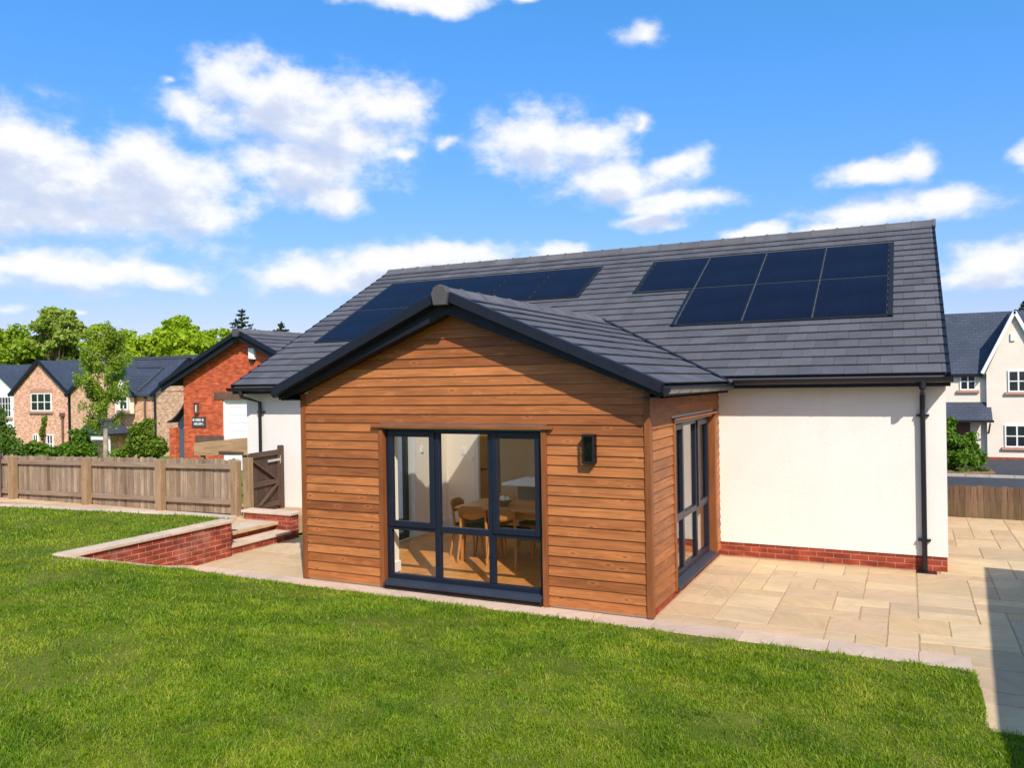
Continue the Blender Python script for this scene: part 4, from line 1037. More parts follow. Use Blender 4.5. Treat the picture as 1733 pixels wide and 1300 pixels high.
# bright clamp strips between panels
fl=MB()
for i in range(1,4): 
    fl.add([P(xsR[i]-.006,vA if i>1 else vA,.0475),P(xsR[i]+.006,vA,.0475),P(xsR[i]+.006,vC,.0475),P(xsR[i]-.006,vC,.0475)],[(0,1,2,3)])
fl.add([P(-2.1,vB-.006,.0478),P(2.29,vB-.006,.0478),P(2.29,vB+.006,.0478),P(-2.1,vB+.006,.0478)],[(0,1,2,3)])
for i in range(0,5):
    v=vA
fl.add([P(-8.66,vB-.006,.0478),P(-6.55,vB-.006,.0478),P(-6.55,vB+.006,.0478),P(-8.66,vB+.006,.0478)],[(0,1,2,3)])
build_each(fl,'panel_joint',MT['flash'],roof,[1]*5)
# jagged edge of the cut tiles beside the arrays
fl=MB(); cnt=[]
for (xx,v0,v1) in ((-2.17,vB-.03,vC),(-1.06,vA-.03,vB-.05),(-8.73,vA-.03,vC),(-3.28,vB,vC)):
    r=math.ceil(v0/EXPO); f0=len(fl.f)
    while r*EXPO<v1:
        v=r*EXPO; fl.hexa([P(xx-.03,v-.03,.03),P(xx+.012,v-.03,.03),P(xx+.012,v+.16,.012),P(xx-.03,v+.16,.012),P(xx-.03,v-.03,.044),P(xx+.012,v-.03,.044),P(xx+.012,v+.16,.028),P(xx-.03,v+.16,.028)]); r+=1
    cnt.append(len(fl.f)-f0)
build_each(fl,'cut_tile_flashing',MT['flash'],roof,cnt)

# box lantern on the cladding
t=thing('wall_lantern','black box lantern on the timber cladding, right of the large front window','wall lamp',(-.68,-.02,1.87))
x0,x1,ya,yb,z0,z1=-.760,-.618,-.125,-.028,1.705,2.03
k=MB(); k.box(x0,x1,yb,-.006,z0-.0,z1); k.build('back_plate',MT['darkmetal'],t,bevel=.004)
k=MB(); e=.018
for xx in (x0,x1-e):
    k.box(xx,xx+e,ya,ya+e,z0,z1)
for zz in (z0,z1-e*1.3): k.box(x0+e,x1-e,ya,ya+e,zz,zz+e*1.3)
k.box(x0,x1,ya+e,yb,z1-.012,z1); k.box(x0,x1,ya+e,yb,z0,z0+.012)
k.build('frame',MT['darkmetal'],t,bevel=.002)
k=MB(); k.box(x0+e,x1-e,ya+.006,ya+.009,z0+e,z1-e); k.box(x0+.004,x0+.007,ya+e,yb,z0+.012,z1-.012); k.box(x1-.007,x1-.004,ya+e,yb,z0+.012,z1-.012); k.build('pane',MT['smoked'],t)
k=MB(); k.lathe([(0,0),(.012,0),(.014,.03),(.03,.07),(.032,.09),(.02,.115),(0,.122)],(-.69,-.076,1.82),14); k.tube([(-.69,-.076,1.72),(-.69,-.076,1.82)],.013,10); k.build('bulb',MT['glass'],t,smooth=True)

# ---------------------------------------------------------------- dining room furniture
FZ=.15
def table():
    t=thing('dining_table','oak dining table behind the front window glass, holding a bowl','dining table',(-2.2,1.55,FZ))
    k=MB(); 
    pts=[]
    for cx_,cy_,a0 in ((.88,.38,0),(-.88,.38,90),(-.88,-.38,180),(.88,-.38,270)):
        for q in range(4): pts.append((cx_+.09*math.cos(rad(a0+30*q)),cy_+.09*math.sin(rad(a0+30*q))))
    k.prism(pts,'z',.725,.755); k.build('tabletop',MT['oak'],t,local=True,bevel=.004)
    k=MB(); k.box(-.82,.82,-.38,-.36,.63,.725); k.box(-.82,.82,.36,.38,.63,.725); k.box(-.82,-.8,-.36,.36,.63,.725); k.box(.8,.82,-.36,.36,.63,.725); k.build('apron',MT['oak'],t,local=True)
    for sx in (-1,1):
        for sy in (-1,1):
            k=MB(); k.hexa([(sx*.86-.022,sy*.39-.022,0),(sx*.86+.022,sy*.39-.022,0),(sx*.86+.022,sy*.39+.022,0),(sx*.86-.022,sy*.39+.022,0),(sx*.84-.034,sy*.37-.034,.725),(sx*.84+.034,sy*.37-.034,.725),(sx*.84+.034,sy*.37+.034,.725),(sx*.84-.034,sy*.37+.034,.725)]); k.build('leg',MT['oak'],t,local=True)
table()
def chair(label,loc,rz):
    # local: seat faces +y, backrest at -y
    t=thing('dining_chair',label,'chair',loc,rz,'oak dining chairs round the table')
    k=MB(); n=14
    for (ya,yb,za,zb) in ((0,.026,.62,.80),):
        vs=[];
        for j in range(5):
            for i in range(n+1):
                u=i/n*2-1; v=j/4
                x=u*.20; y=-.215-.05*(1-u*u)-.03*v
                top=.80-.035*u*u*0-.05*max(0,abs(u)-.75)/.25; bot=.615+.055*u*u
                z=bot+(top-bot)*v; vs.append((x,y,z))
        m=len(vs); vs2=[(x,y-.022,z) for x,y,z in vs]; fs=[]
        for j in range(4):
            for i in range(n):
                a=j*(n+1)+i; fs+=[(a,a+1,a+n+2,a+n+1)[::-1],(m+a,m+a+1,m+a+n+2,m+a+n+1)]
        for i in range(n):
            a=i; fs.append((a,a+1,m+a+1,m+a)); a=4*(n+1)+i; fs.append((a,m+a,m+a+1,a+1))
        for j in range(4):
            a=j*(n+1); fs.append((a,m+a,m+a+n+1,a+n+1)); a+=n; fs.append((a,a+n+1,m+a+n+1,m+a))
        k.add(vs+vs2,fs)
    k.build('backrest',MT['oak'],t,local=True,smooth=True,fix=True)
    k=MB(); k.prism([(-.21,-.2),(.21,-.2),(.225,.2),(.17,.235),(-.17,.235),(-.225,.2)],'z',.445,.48); k.build('seat_pad',MT['seatpad'],t,local=True,bevel=.012)
    k=MB(); k.prism([(-.2,-.2),(.2,-.2),(.21,.2),(-.21,.2)],'z',.40,.444); k.build('seat_frame',MT['oak'],t,local=True)
    for sx in (-1,1):
        k=MB(); k.tube([(sx*.225,-.27,0),(sx*.195,-.2,.42),(sx*.192,-.225,.62),(sx*.2,-.25,.76)],[.014,.021,.017,.012],8); k.build('leg',MT['oak'],t,local=True)
        k=MB(); k.tube([(sx*.215,.25,0),(sx*.19,.19,.43)],[.013,.021],8); k.build('leg',MT['oak'],t,local=True)
    return t
c0=chair('oak dining chair with dark seat at the left end of the table, facing sideways',(-3.13,1.60,FZ),-math.pi/2+.1)
dup(c0,(-2.84,1.27,FZ),.06,'oak dining chair seen from behind across the middle window pane','oak dining chairs round the table')
dup(c0,(-2.36,1.25,FZ),-.04,'oak dining chair seen from behind in the right window pane, near the bowl','oak dining chairs round the table')
dup(c0,(-2.95,1.98,FZ),math.pi,'oak dining chair on the far side of the table, behind the bowl','oak dining chairs round the table')
dup(c0,(-2.25,1.98,FZ),math.pi-.05,'oak dining chair on the far side of the table, in front of the kitchen island','oak dining chairs round the table')
t=thing('fruit_bowl','round woven bowl on the dining table, filled with pale balls','bowl',(-2.58,1.48,FZ+.755))
k=MB(); k.lathe([(.0,.0),(.06,0),(.065,.006),(.10,.035),(.135,.075),(.145,.085),(.138,.088),(.095,.045),(.05,.016),(0,.014)],(0,0,0),24); k.build('bowl_shell',MT['bowlm'],t,local=True,smooth=True)
for i in range(7):
    a=i*1.047; r=.075 if i<6 else 0
    k=MB(); rr=.036
    k.lathe([(rr*math.sin(math.pi*j/8),-rr*math.cos(math.pi*j/8)) for j in range(9)],(r*math.cos(a),r*math.sin(a),.085 if i<6 else .105),12); k.build('ball',MT['ball'],t,local=True,smooth=True)
t=thing('kitchen_island','grey kitchen island with overhanging white worktop behind the dining table','kitchen island',(-2.0,3.0,FZ))
k=MB(); k.box(-2.95,-1.0,2.72,3.4,FZ,1.03); k.build('cabinet',MT['grey'],t,bevel=.004)
k=MB(); k.box(-3.15,-.95,2.55,3.48,1.03,1.065); k.build('worktop',MT['worktop'],t,bevel=.004)

# ---------------------------------------------------------------- fences and gate
def picket_bay(parent,xa,xb,y,za,zb,n=None):
    # vertical boards behind two rails
    k=MB(); x=xa
    while x<xb-.03:
        w=R.uniform(.085,.105); x2=min(x+w,xb); zz=za+(zb-za)*(x-xa)/(xb-xa); top=zz+R.uniform(1.03,1.075); yy=y+.07+R.uniform(-.003,.008)
        m=(x+x2)/2; tl=R.uniform(-.01,.01)
        k.prism([(x+.004,zz+.05),(x2-.004,zz+.05),(x2-.004+tl*.3,top-.025),(x2-.022,top),(x+.022,top),(x+.004+tl*.3,top-.025)],'y',yy,yy+.018)
        x=x2
    k.build('board_panel',MT['fence'],parent)
    for h in (.22,.87):
        k=MB(); k.hexa([(xa,y+.02,za+h),(xb,y+.02,zb+h),(xb,y+.066,zb+h),(xa,y+.066,za+h),(xa,y+.02,za+h+.09),(xb,y+.02,zb+h+.09),(xb,y+.066,zb+h+.09),(xa,y+.066,za+h+.09)]); k.build('rail',MT['fenceh'],parent,bevel=.004)
fz=lambda x:.165+(x+14.9)*.0137
t=thing('picket_fence','long weathered brown picket fence with square posts behind the raised lawn','fence',(-11,2.3,.2))
px=[-18.9,-17.0,-14.9,-12.49,-10.35,-8.40]
for a,b in zip(px[:-1],px[1:]): picket_bay(t,a+.02,b-.02,2.3,fz(a),fz(b))
for x in px:
    z=fz(x); k=MB(); s=.075
    hgt=1.03 if x>-15 else 1.04
    lean=R.uniform(-.006,.006)
    k.hexa([(x-s,2.2,z-.3),(x+s,2.2,z-.3),(x+s,2.33,z-.3),(x-s,2.33,z-.3),(x-s+lean,2.2,z+hgt),(x+s+lean,2.2,z+hgt),(x+s+lean,2.33,z+hgt+.012),(x-s+lean,2.33,z+hgt+.012)]); k.build('post',MT['post'],t,bevel=.006)
k=MB(); k.box(-15.47,-15.35,2.16,2.28,-.1,1.36); k.build('post',MT['post'],t,bevel=.006)
k=MB(); k.box(-8.25,-8.11,2.28,2.40,.1,1.345); k.build('post',MT['post'],t,bevel=.006)
k=MB(); k.box(-8.33,-8.25,2.36,2.40,.35,.45); k.box(-8.33,-8.25,2.36,2.40,1.05,1.14); k.build('rail',MT['fenceh'],t)

g=thing('garden_gate','dark brown braced wooden gate with galvanised hinge, standing beside the white house wall','gate',(-8.36,3.38,.3),rad(99.5))
# local +x runs from hinge towards fence when negative; build in local coords: hinge at 0, free end at -1.0
def gz_(x): return 1.12
k=MB(); x=-1.0
while x<-.03:
    w=.125; x2=min(x+w,-.02); k.box(x+.002,x2-.002,.02,.038,.03,1.10-.02*(x+1)); x=x2
gb=k.build('board_panel',MT['gate'],g,local=True)
k=MB(); k.box(-1.0,-.02,-.012,.02,1.02,1.115); k.build('top_rail',MT['gateh'],g,local=True,bevel=.004)
k=MB(); k.box(-1.0,-.1,-.012,.02,.47,.565); k.build('mid_rail',MT['gateh'],g,local=True,bevel=.004)
k=MB(); k.box(-1.0,-.1,-.012,.02,.05,.14); k.build('bottom_rail',MT['gateh'],g,local=True,bevel=.004)
k=MB(); k.box(-.10,-.02,-.014,.02,.03,1.12); k.build('stile',MT['gate'],g,local=True,bevel=.004)
k=MB(); k.bar((-.95,-.0,.98),(-.22,-.0,.58),.03,.075,up=(0,1,0)); k.build('brace',MT['gateh'],g,local=True)
k=MB(); k.bar((-.72,-.0,.12),(-.13,-.0,.46),.03,.075,up=(0,1,0)); k.build('brace',MT['gateh'],g,local=True)
k=MB(); k.box(-.45,0.0,-.022,-.012,.90,.945); k.box(-.04,.03,-.024,-.010,.84,1.0); k.build('hinge',MT['metal'],g,local=True,bevel=.003)
k=MB(); k.box(-.02,.08,-.03,.06,-.05,1.17); k.prism([(-.02,1.17),(.08,1.17),(.06,1.19),(0,1.19)],'y',-.03,.06); k.build('gate_post',MT['gate'],g,local=True,bevel=.005)

t=thing('board_fence','low dark brown close board fence at the far edge of the right paving','fence',(5,8.5,0))
k=MB(); x=1.0
while x<11:
    w=R.uniform(.085,.1); o=R.uniform(-.01,.012); yy=8.46-.09*(x-3.2)*.3+R.uniform(0,.012); k.box(x+.003,x+w-.003,yy,yy+.02,-.02,.585+o); x+=w
k.build('board_panel',MT['fencer'],t)
k=MB(); k.hexa([(1,8.55,.42),(11,8.28,.42),(11,8.33,.42),(1,8.6,.42),(1,8.55,.5),(11,8.28,.5),(11,8.33,.5),(1,8.6,.5)]); k.build('rail',MT['fencer'],t)

# unseen building added beyond the right-hand edge to shade the side path
t=thing('added_shade_building','low rendered building, unseen beyond the right edge, added to shade the side path','added_shade_building',(6.36,-5,0),rad(-3.4))
k=MB(); k.box(-1.35,2.2,-7,6.85,-.1,2.25); k.build('wall',MT['render'],t,local=True)
k=MB(); k.box(-1.52,2.4,-7.2,7.0,2.25,2.42); k.build('roof',MT['barge'],t,local=True,bevel=.01)

# ---------------------------------------------------------------- brick garage
GYF=9.46; GXA=-15.19
G=thing('brick_garage','red brick garage with dark tiled gable roof and white roller door','garage',(-15.2,9.5,.1))
gs=.463
def gtop(x): return 4.32-abs(x-GXA)*gs
k=MB()
DX0,DX1,DZ=-16.17,-13.3,2.25
k.box(-17.8,DX0,GYF,GYF+.25,-.1,2.55); k.box(DX1,-12.58,GYF,GYF+.25,-.1,2.55); k.box(DX0,DX1,GYF,GYF+.25,DZ,2.55)
k.prism([(-17.8,2.55),(-12.58,2.55),(-12.58,gtop(-12.58)-.14),(GXA,gtop(GXA)-.14),(-17.8,gtop(-17.8)-.14)],'y',GYF,GYF+.25)
k.box(-17.8,-17.55,GYF+.25,15.6,-.1,3.0); k.box(-12.83,-12.58,GYF+.25,15.6,-.1,3.0); k.box(-17.55,-12.83,15.35,15.6,-.1,3.0)
k.build('brick_wall',MT['brickgar'],G,fix=True)
r=MB(); gvs=Vector((-1,0,gs)).normalized(); gn=Vector((gs,0,1)).normalized(); gv2=Vector((1,0,gs)).normalized(); gn2=Vector((-gs,0,1)).normalized()
GE=2.6+.72; gl=math.hypot(GE,GE*gs); GN=12
tiles(r,(GXA+GE,GYF-.3,4.32-GE*gs-.03),(0,1,0),gvs,gn,0,6.6,GN,(gl-.01)/GN,.295,R)
tiles(r,(GXA-GE,GYF-.3,4.32-GE*gs-.03),(0,1,0),gv2,gn2,0,6.6,GN,(gl-.01)/GN,.295,R)
for s in (1,-1): r.prism([(GXA+s*(GE-.02),gtop(GXA+GE-.02)-.09),(GXA,4.32-.12),(GXA,4.32-.05),(GXA+s*(GE-.02),gtop(GXA+GE-.02)-.05)],'y',GYF-.28,GYF+6.3)
gr=r.build('tiled_roof',MT['tile'],G,fix=True)
k=MB()
for s in (1,-1): k.prism([(GXA,4.32+.012),(GXA+s*(GE+.02),gtop(GXA+GE)+.012),(GXA+s*(GE+.02),gtop(GXA+GE)-.10),(GXA,4.32-.12)],'y',GYF-.34,GYF-.295)
k.build('verge',MT['barge'],gr,fix=True)
k=MB()
for s in (1,-1): k.prism([(GXA,4.2),(GXA+s*(GE),gtop(GXA+GE)-.09),(GXA+s*GE,gtop(GXA+GE)-.26),(GXA,4.02)],'y',GYF-.26,GYF-.235); k.prism([(GXA,4.16),(GXA+s*GE,gtop(GXA+GE)-.12),(GXA+s*GE,gtop(GXA+GE)-.14),(GXA,4.14)],'y',GYF-.235,GYF+.01)
for s in (1,-1):
    xs=sorted((GXA+s*2.6,GXA+s*GE)); k.box(xs[0],xs[1],GYF-.235,GYF+6.2,2.52,2.54)
k.build('barge_board',MT['barge'],G,fix=True)
k=MB(); ridge(k,'y',GYF-.33,GYF+6.3,GXA,4.32,.45,gs,.15); k.build('ridge_tiles',MT['ridge'],gr,fix=True)
k=MB(); k.prism([(GXA-.115,4.27),(GXA-.07,4.36),(GXA+.07,4.36),(GXA+.115,4.27),(GXA+.085,4.12),(GXA-.085,4.12)],'y',GYF-.42,GYF-.34); k.build('ridge_end_cap',MT['endcap'],gr,fix=True)
k=MB(); 
z=.1
while z<DZ-.02:
    z1=min(z+.24,DZ-.01); k.box(DX0+.05,DX1-.05,GYF+.10,GYF+.14,z+.004,z1-.004); k.box(DX0+.05,DX1-.05,GYF+.108,GYF+.14,z1-.004,z1+.004); z=z1
gd=k.build('roller_door',MT['whiteup'],G,bevel=.003)
k=MB(); k.box(DX0,DX0+.06,GYF+.04,GYF+.16,.0,DZ); k.box(DX1-.06,DX1,GYF+.04,GYF+.16,.0,DZ); k.box(DX0+.06,DX1-.06,GYF+.04,GYF+.16,DZ-.06,DZ); k.build('door_frame',MT['whiteup'],gd)
k=MB(); x=-16.5
while x<-13.0: k.box(x+.004,x+.071,GYF-.018,GYF+.02,2.25,2.485); x+=.075
k.build('soldier_course_lintel',MT['browncourse'],G,bevel=.003)
k=MB(); x=-17.33
while x<-16.2: k.box(x+.004,x+.071,GYF-.018,GYF+.02,.955,1.155); x+=.075
k.build('soldier_course_band',MT['browncourse'],G,bevel=.003)
t=thing('alarm_box','white alarm box with dark base high on the red garage gable','alarm box',(-14.87,GYF-.05,3.6))
k=MB(); k.prism([(-14.985,3.47),(-14.755,3.44),(-14.755,3.77),(-14.985,3.79)],'y',GYF-.11,GYF-.0); k.build('cover',MT['whiteup'],t,fix=True,bevel=.012)
k=MB(); k.box(-14.94,-14.80,GYF-.09,GYF,3.375,3.445); k.build('base',MT['darkmetal'],t,bevel=.01)
t=thing('wall_light','slim brown wall light on the red garage wall above the slate sign','wall lamp',(-17.19,GYF-.05,2.0))
k=MB(); k.box(-17.27,-17.115,GYF-.11,GYF,1.83,1.86); k.box(-17.27,-17.115,GYF-.11,GYF,2.14,2.17); k.box(-17.26,-17.235,GYF-.1,GYF,1.86,2.14); k.box(-17.15,-17.125,GYF-.1,GYF,1.86,2.14); k.box(-17.235,-17.15,GYF-.03,GYF,1.86,2.14); k.build('frame',MT['browncourse'],t)
k=MB(); k.tube([(-17.19,GYF-.06,1.88),(-17.19,GYF-.06,2.1)],.03,10); k.build('lamp_tube',MT['worktop'],t)
t=thing('house_sign','small dark slate sign with two lines of worn pale lettering on red garage wall','sign',(-17.14,GYF-.02,1.57))
k=MB(); k.box(-17.43,-16.85,GYF-.025,GYF,1.42,1.71); k.build('plate',MT['slate'],t,bevel=.004)
k=MB(); k.box(-17.44,-16.84,GYF-.03,GYF-.0,1.405,1.42); k.box(-17.44,-16.84,GYF-.03,GYF-.0,1.71,1.725); k.build('frame',MT['browncourse'],t)
k=MB()
for (za,zb,xa,xb) in ((1.595,1.675,-17.39,-16.89),(1.475,1.55,-17.34,-16.95)):
    x=xa
    while x<xb:
        w=R.uniform(.025,.05)
        k.box(x,x+.012,GYF-.031,GYF-.025,za,zb)
        if R.random()<.6: k.box(x+.012,x+w,GYF-.031,GYF-.025,zb-.014,zb)
        if R.random()<.5: k.box(x+.012,x+w,GYF-.031,GYF-.025,za,za+.014)
        if R.random()<.5: k.box(x+w-.004,x+w+.008,GYF-.031,GYF-.025,za,zb)
        x+=w+.024
k.build('worn_lettering',MT['whitep'],t)
# lean-to porch left of garage: flared roof over slate door
t=thing('side_porch','small lean-to porch with flared slate roof and slate blue door left of garage','porch',(-18.3,10.2,.1))
k=MB()
prof=[(-17.8,2.33),(-18.0,2.02),(-18.22,1.80),(-18.45,1.65),(-18.66,1.57)]
for a,b in zip(prof[:-1],prof[1:]): k.hexa([(b[0],9.55,b[1]-.05),(a[0],9.55,a[1]-.05),(a[0],11.5,a[1]-.05),(b[0],11.5,b[1]-.05),(b[0],9.55,b[1]),(a[0],9.55,a[1]),(a[0],11.5,a[1]),(b[0],11.5,b[1])])
k.build('flared_roof',MT['slatefar'],t)
k=MB(); k.prism([(-17.8,1.53),(-18.62,1.53),(-18.44,1.6),(-18.22,1.76),(-18.0,1.98),(-17.8,2.28)],'y',9.75,9.8); k.box(-18.4,-17.8,9.75,9.85,1.35,1.53); k.build('gable_infill',MT['slatefar'],t,fix=True)
k=MB(); k.box(-18.3,-17.82,9.7,9.75,.0,1.33); k.build('door',MT['doorslate'],t)
k=MB(); k.box(-18.62,-18.33,9.6,9.9,-.1,1.37); k.build('brick_pillar',MT['brickgar'],t)
t=thing('timber_board','pale knotty timber board behind the picket fence, in front of the garage','board',(-12.7,6,1.))
k=MB(); k.hexa([(-13.57,6,.93),(-11.79,6,.98),(-11.79,6.05,.98),(-13.57,6.05,.93),(-13.57,6,1.245),(-11.795,6,1.40),(-11.795,6.05,1.40),(-13.57,6.05,1.245)]); k.build('top_board',MT['plank'],t)
k=MB(); k.box(-13.4,-13.3,6.05,6.12,-.05,1.15); k.box(-12.0,-11.9,6.05,6.12,-.05,1.25); k.build('stake',MT['post'],t)
k=MB(); k.box(-12.7,-11.9,5.97,6.0,1.0,1.055); k.build('batten',MT['gateh'],t)

# ---------------------------------------------------------------- neighbouring houses
def fwin(parent,x0,x1,z0,z1,y,nc=2,nr=2,sill=True,fr=.07,mul=.035,rot=None,frame=None):
    k=MB(); f=frame or MT['whiteup']
    k.box(x0,x0+fr,y-.05,y+.03,z0,z1); k.box(x1-fr,x1,y-.05,y+.03,z0,z1); k.box(x0+fr,x1-fr,y-.05,y+.03,z0,z0+fr); k.box(x0+fr,x1-fr,y-.05,y+.03,z1-fr,z1)
    for i in range(1,nc): 
        c=x0+(x1-x0)*i/nc; k.box(c-mul,c+mul,y-.045,y+.02,z0+fr,z1-fr)
    for j in range(1,nr):
        c=z0+(z1-z0)*j/nr; k.box(x0+fr,x1-fr,y-.04,y+.02,c-mul*.8,c+mul*.8)
    w=k.build('window',f,parent)
    k=MB(); k.box(x0+fr*.5,x1-fr*.5,y-.02,y-.01,z0+fr*.5,z1-fr*.5); k.build('pane',MT['darkglass'],w)
    if sill:
        k=MB(); k.box(x0-.14,x1+.14,y-.12,y,z0-.13,z0-.002); k.build('sill',MT['sandstone'],w)
    return w
def gable_x(mb,xa,xb,y0,y1,ze,zr,th=.12,ov=.25,ovy=.12):
    # roof with ridge along x
    ym=(y0+y1)/2; s=(zr-ze)/(ym-y0)
    for a,b in ((y0-ov,ym),(y1+ov,ym)):
        za=ze-s*ov
        mb.prism([(a,za-th),(b,zr-th),(b,zr),(a,za)],'x',xa-ovy,xb+ovy)
def gable_y(mb,xa,xb,y0,y1,ze,zr,th=.12,ov=.22,ovy=.15):
    xm=(xa+xb)/2; s=(zr-ze)/(xm-xa)
    for a,b in ((xa-ov,xm),(xb+ov,xm)):
        za=ze-s*ov
        mb.prism([(a,za-th),(b,zr-th),(b,zr),(a,za)],'y',y0-ovy,y1)
def house_body(mb,xa,xb,y0,y1,zb,ze): mb.box(xa,xb,y0,y1,zb,ze)
HB=-2.4
A=thing('brick_house','pale brick house with tall pointed front gable and white six-pane window','house',(-46.3,23.6,HB))
k=MB(); k.box(-48.95,-43.55,23.59,28.8,HB,2.5); k.prism([(-48.95,2.5),(-43.55,2.5),(-46.25,4.4)],'y',23.59,26.5); k.box(-49.0,-43.55,24.3,28.8,HB,2.5); k.build('brick_wall',MT['brickpale'],A,fix=True)
k=MB(); gable_y(k,-49.0,-43.5,23.59,27.0,2.55,4.52); gable_x(k,-49.0,-43.1,24.3,28.9,2.55,4.5); ar=k.build('slate_roof',MT['slatefar'],A,fix=True)
k=MB(); 
for a,b in (((-49.25,23.42,2.32),(-46.25,23.42,4.50)),((-43.25,23.42,2.32),(-46.25,23.42,4.50))): k.bar(a,b,.06,.2)
k.build('barge_board',MT['barge'],ar)
k=MB(); k.box(-49.1,-43.1,26.5,26.72,4.47,4.56); k.build('ridge_tiles',MT['flash'],ar)
fwin(A,-47.15,-45.15,1.33,2.46,23.58,3,2); fwin(A,-47.0,-46.5,-1.3,-.12,23.58,2,2); fwin(A,-45.65,-45.05,-1.3,-.12,23.58,2,2)
k=MB(); k.box(-47.25,-45.05,23.55,23.6,2.5,2.72); k.build('lintel',MT['sandstone'],A)
k=MB(); k.tube([(-44.05,23.5,-2.2),(-44.05,23.5,1.0)],.06,8); k.box(-44.2,-43.9,23.4,23.58,1.0,1.22); k.build('downpipe',MT['browncourse'],A)
k=MB(); k.tube([(-43.4,23.5,-2.2),(-43.4,23.5,2.45)],.06,8); k.build('downpipe',MT['blackpl'],A)

B=thing('brick_house','buff brick house with slate roof and small cream dormer behind the young birch','house',(-39.6,23.6,HB))
k=MB(); k.box(-43.0,-36.3,23.59,28.75,HB,2.45); k.prism([(23.59,2.45),(28.75,2.45),(26.17,4.4)],'x',-36.6,-36.3); k.prism([(-42.95,2.45),(-37.6,2.45),(-40.2,4.25)],'y',23.3,26); k.box(-42.95,-38.7,23.3,23.6,HB,2.45); k.build('brick_wall',MT['brickshade'],B,fix=True)
k=MB(); gable_x(k,-43.0,-36.3,23.59,28.75,2.5,4.48,ovy=.18); gable_y(k,-43.0,-37.4,23.3,26.2,2.5,4.32); br_=k.build('slate_roof',MT['slatefar'],B,fix=True)
k=MB(); k.box(-43.1,-36.1,26.06,26.28,4.44,4.53); k.bar((-43.0,25.3,3.99),(-37.3,25.3,3.99),.05,.07); k.bar((-37.2,25.3,3.95),(-37.2,23.4,2.52),.05,.07); k.build('ridge_tiles',MT['flash'],br_)
k=MB(); k.bar((-36.1,23.35,2.22),(-36.1,26.17,4.40),.06,.2); k.bar((-36.1,28.99,2.22),(-36.1,26.17,4.40),.06,.2)
k.bar((-43.25,23.13,2.28),(-40.2,23.13,4.30),.06,.2); k.bar((-37.2,23.13,2.28),(-40.2,23.13,4.30),.06,.2); k.build('barge_board',MT['barge'],br_)
k=MB(); k.prism([(-38.75,2.3),(-37.35,2.3),(-38.05,3.3)],'y',23.0,25.0); k.box(-38.6,-37.5,23.0,23.4,1.2,2.3); k.build('cream_dormer',MT['cream'],B,fix=True)
k=MB(); gable_y(k,-38.7,-37.4,23.0,25.4,2.42,3.45,ov=.12,ovy=.08,th=.08); k.build('dormer_roof',MT['slatefar'],B,fix=True)
fwin(B,-38.2,-37.5,1.42,2.42,22.99,2,2)
k=MB(); k.tube([(-36.75,23.5,-2.2),(-36.75,23.5,2.35)],.06,8); k.build('downpipe',MT['browncourse'],B)
k=MB(); k.tube([(-36.22,23.75,-2.2),(-36.22,23.75,2.35)],.06,8); k.build('downpipe',MT['blackpl'],B)
k=MB(); k.box(-40.6,-38.0,22.1,23.6,.0,.12); k.prism([(-40.7,.1),(-37.9,.1),(-39.3,.95)],'y',22.0,23.55); k.build('porch_roof',MT['slatefar'],B,fix=True)
k=MB(); k.box(-40.5,-40.35,22.2,22.35,HB,.0); k.box(-38.35,-38.2,22.2,22.35,HB,.0); k.box(-40.5,-38.2,22.15,22.2,-.25,.0); k.build('porch_post',MT['whiteup'],B)

Cc=thing('white_house','white rendered house with slate roof at the left edge behind the brick house','house',(-55,25,HB))
k=MB(); k.box(-58.0,-49.3,24.2,31.,HB,2.45); k.prism([(-55.4,2.45),(-49.3,2.45),(-52.35,4.3)],'y',24.2,27); k.build('rendered_wall',MT['whitep'],Cc,fix=True)
k=MB(); gable_y(k,-55.4,-49.3,24.2,29.0,2.5,4.42); gable_x(k,-62,-49.4,26.0,31.,2.6,4.5); cr=k.build('slate_roof',MT['slatefar'],Cc,fix=True)
k=MB(); k.box(-62,-49.4,28.4,28.6,4.47,4.55); k.build('ridge_tiles',MT['flash'],cr)
fwin(Cc,-51.4,-50.15,.9,2.25,24.19,4,3,fr=.06,mul=.02)

# roofs beyond
E_=thing('far_house','long far house with blue slate roof and pale ridge behind both brick houses','house',(-52,36,HB))
k=MB(); k.box(-66,-44.5,33,40,HB,3.0); k.build('rendered_wall',MT['brickshade'],E_)
k=MB(); gable_x(k,-66,-44.5,33,40,3.0,5.15); er_=k.build('slate_roof',MT['slatefar'],E_,fix=True)
k=MB(); k.box(-66,-44.4,36.4,36.6,5.12,5.2); k.build('ridge_tiles',MT['flash'],er_)

D=thing('white_house','large cream rendered house with steep front gable and dark slate roof at right','house',(7,40,-1.8))
k=MB(); k.box(.5,14,40.0,46.,-1.9,2.95); k.prism([(6.2,2.7),(8.9,2.7),(7.52,5.78)],'y',39.7,43); k.box(6.25,8.85,39.7,40.0,-1.9,2.7); k.prism([(40.0,2.95),(46.,2.95),(43.,6.0)],'x',13.7,14.); k.build('rendered_wall',MT['creamhouse'],D,fix=True)
k=MB(); gable_x(k,.5,14,40.0,46.,2.95,6.12,ov=.25); gable_y(k,6.25,8.8,39.7,43.,2.95,5.95,ov=.15,th=.14); dr=k.build('slate_roof',MT['slatefar'],D,fix=True)
k=MB(); k.bar((6.05,39.53,2.72),(7.525,39.53,5.86),.06,.16); k.bar((9.0,39.53,2.72),(7.525,39.53,5.86),.06,.16); k.build('barge_board',MT['whiteup'],dr)
k=MB(); k.box(.4,6.2,39.68,39.8,2.62,2.72); k.build('gutter',MT['blackpl'],D)
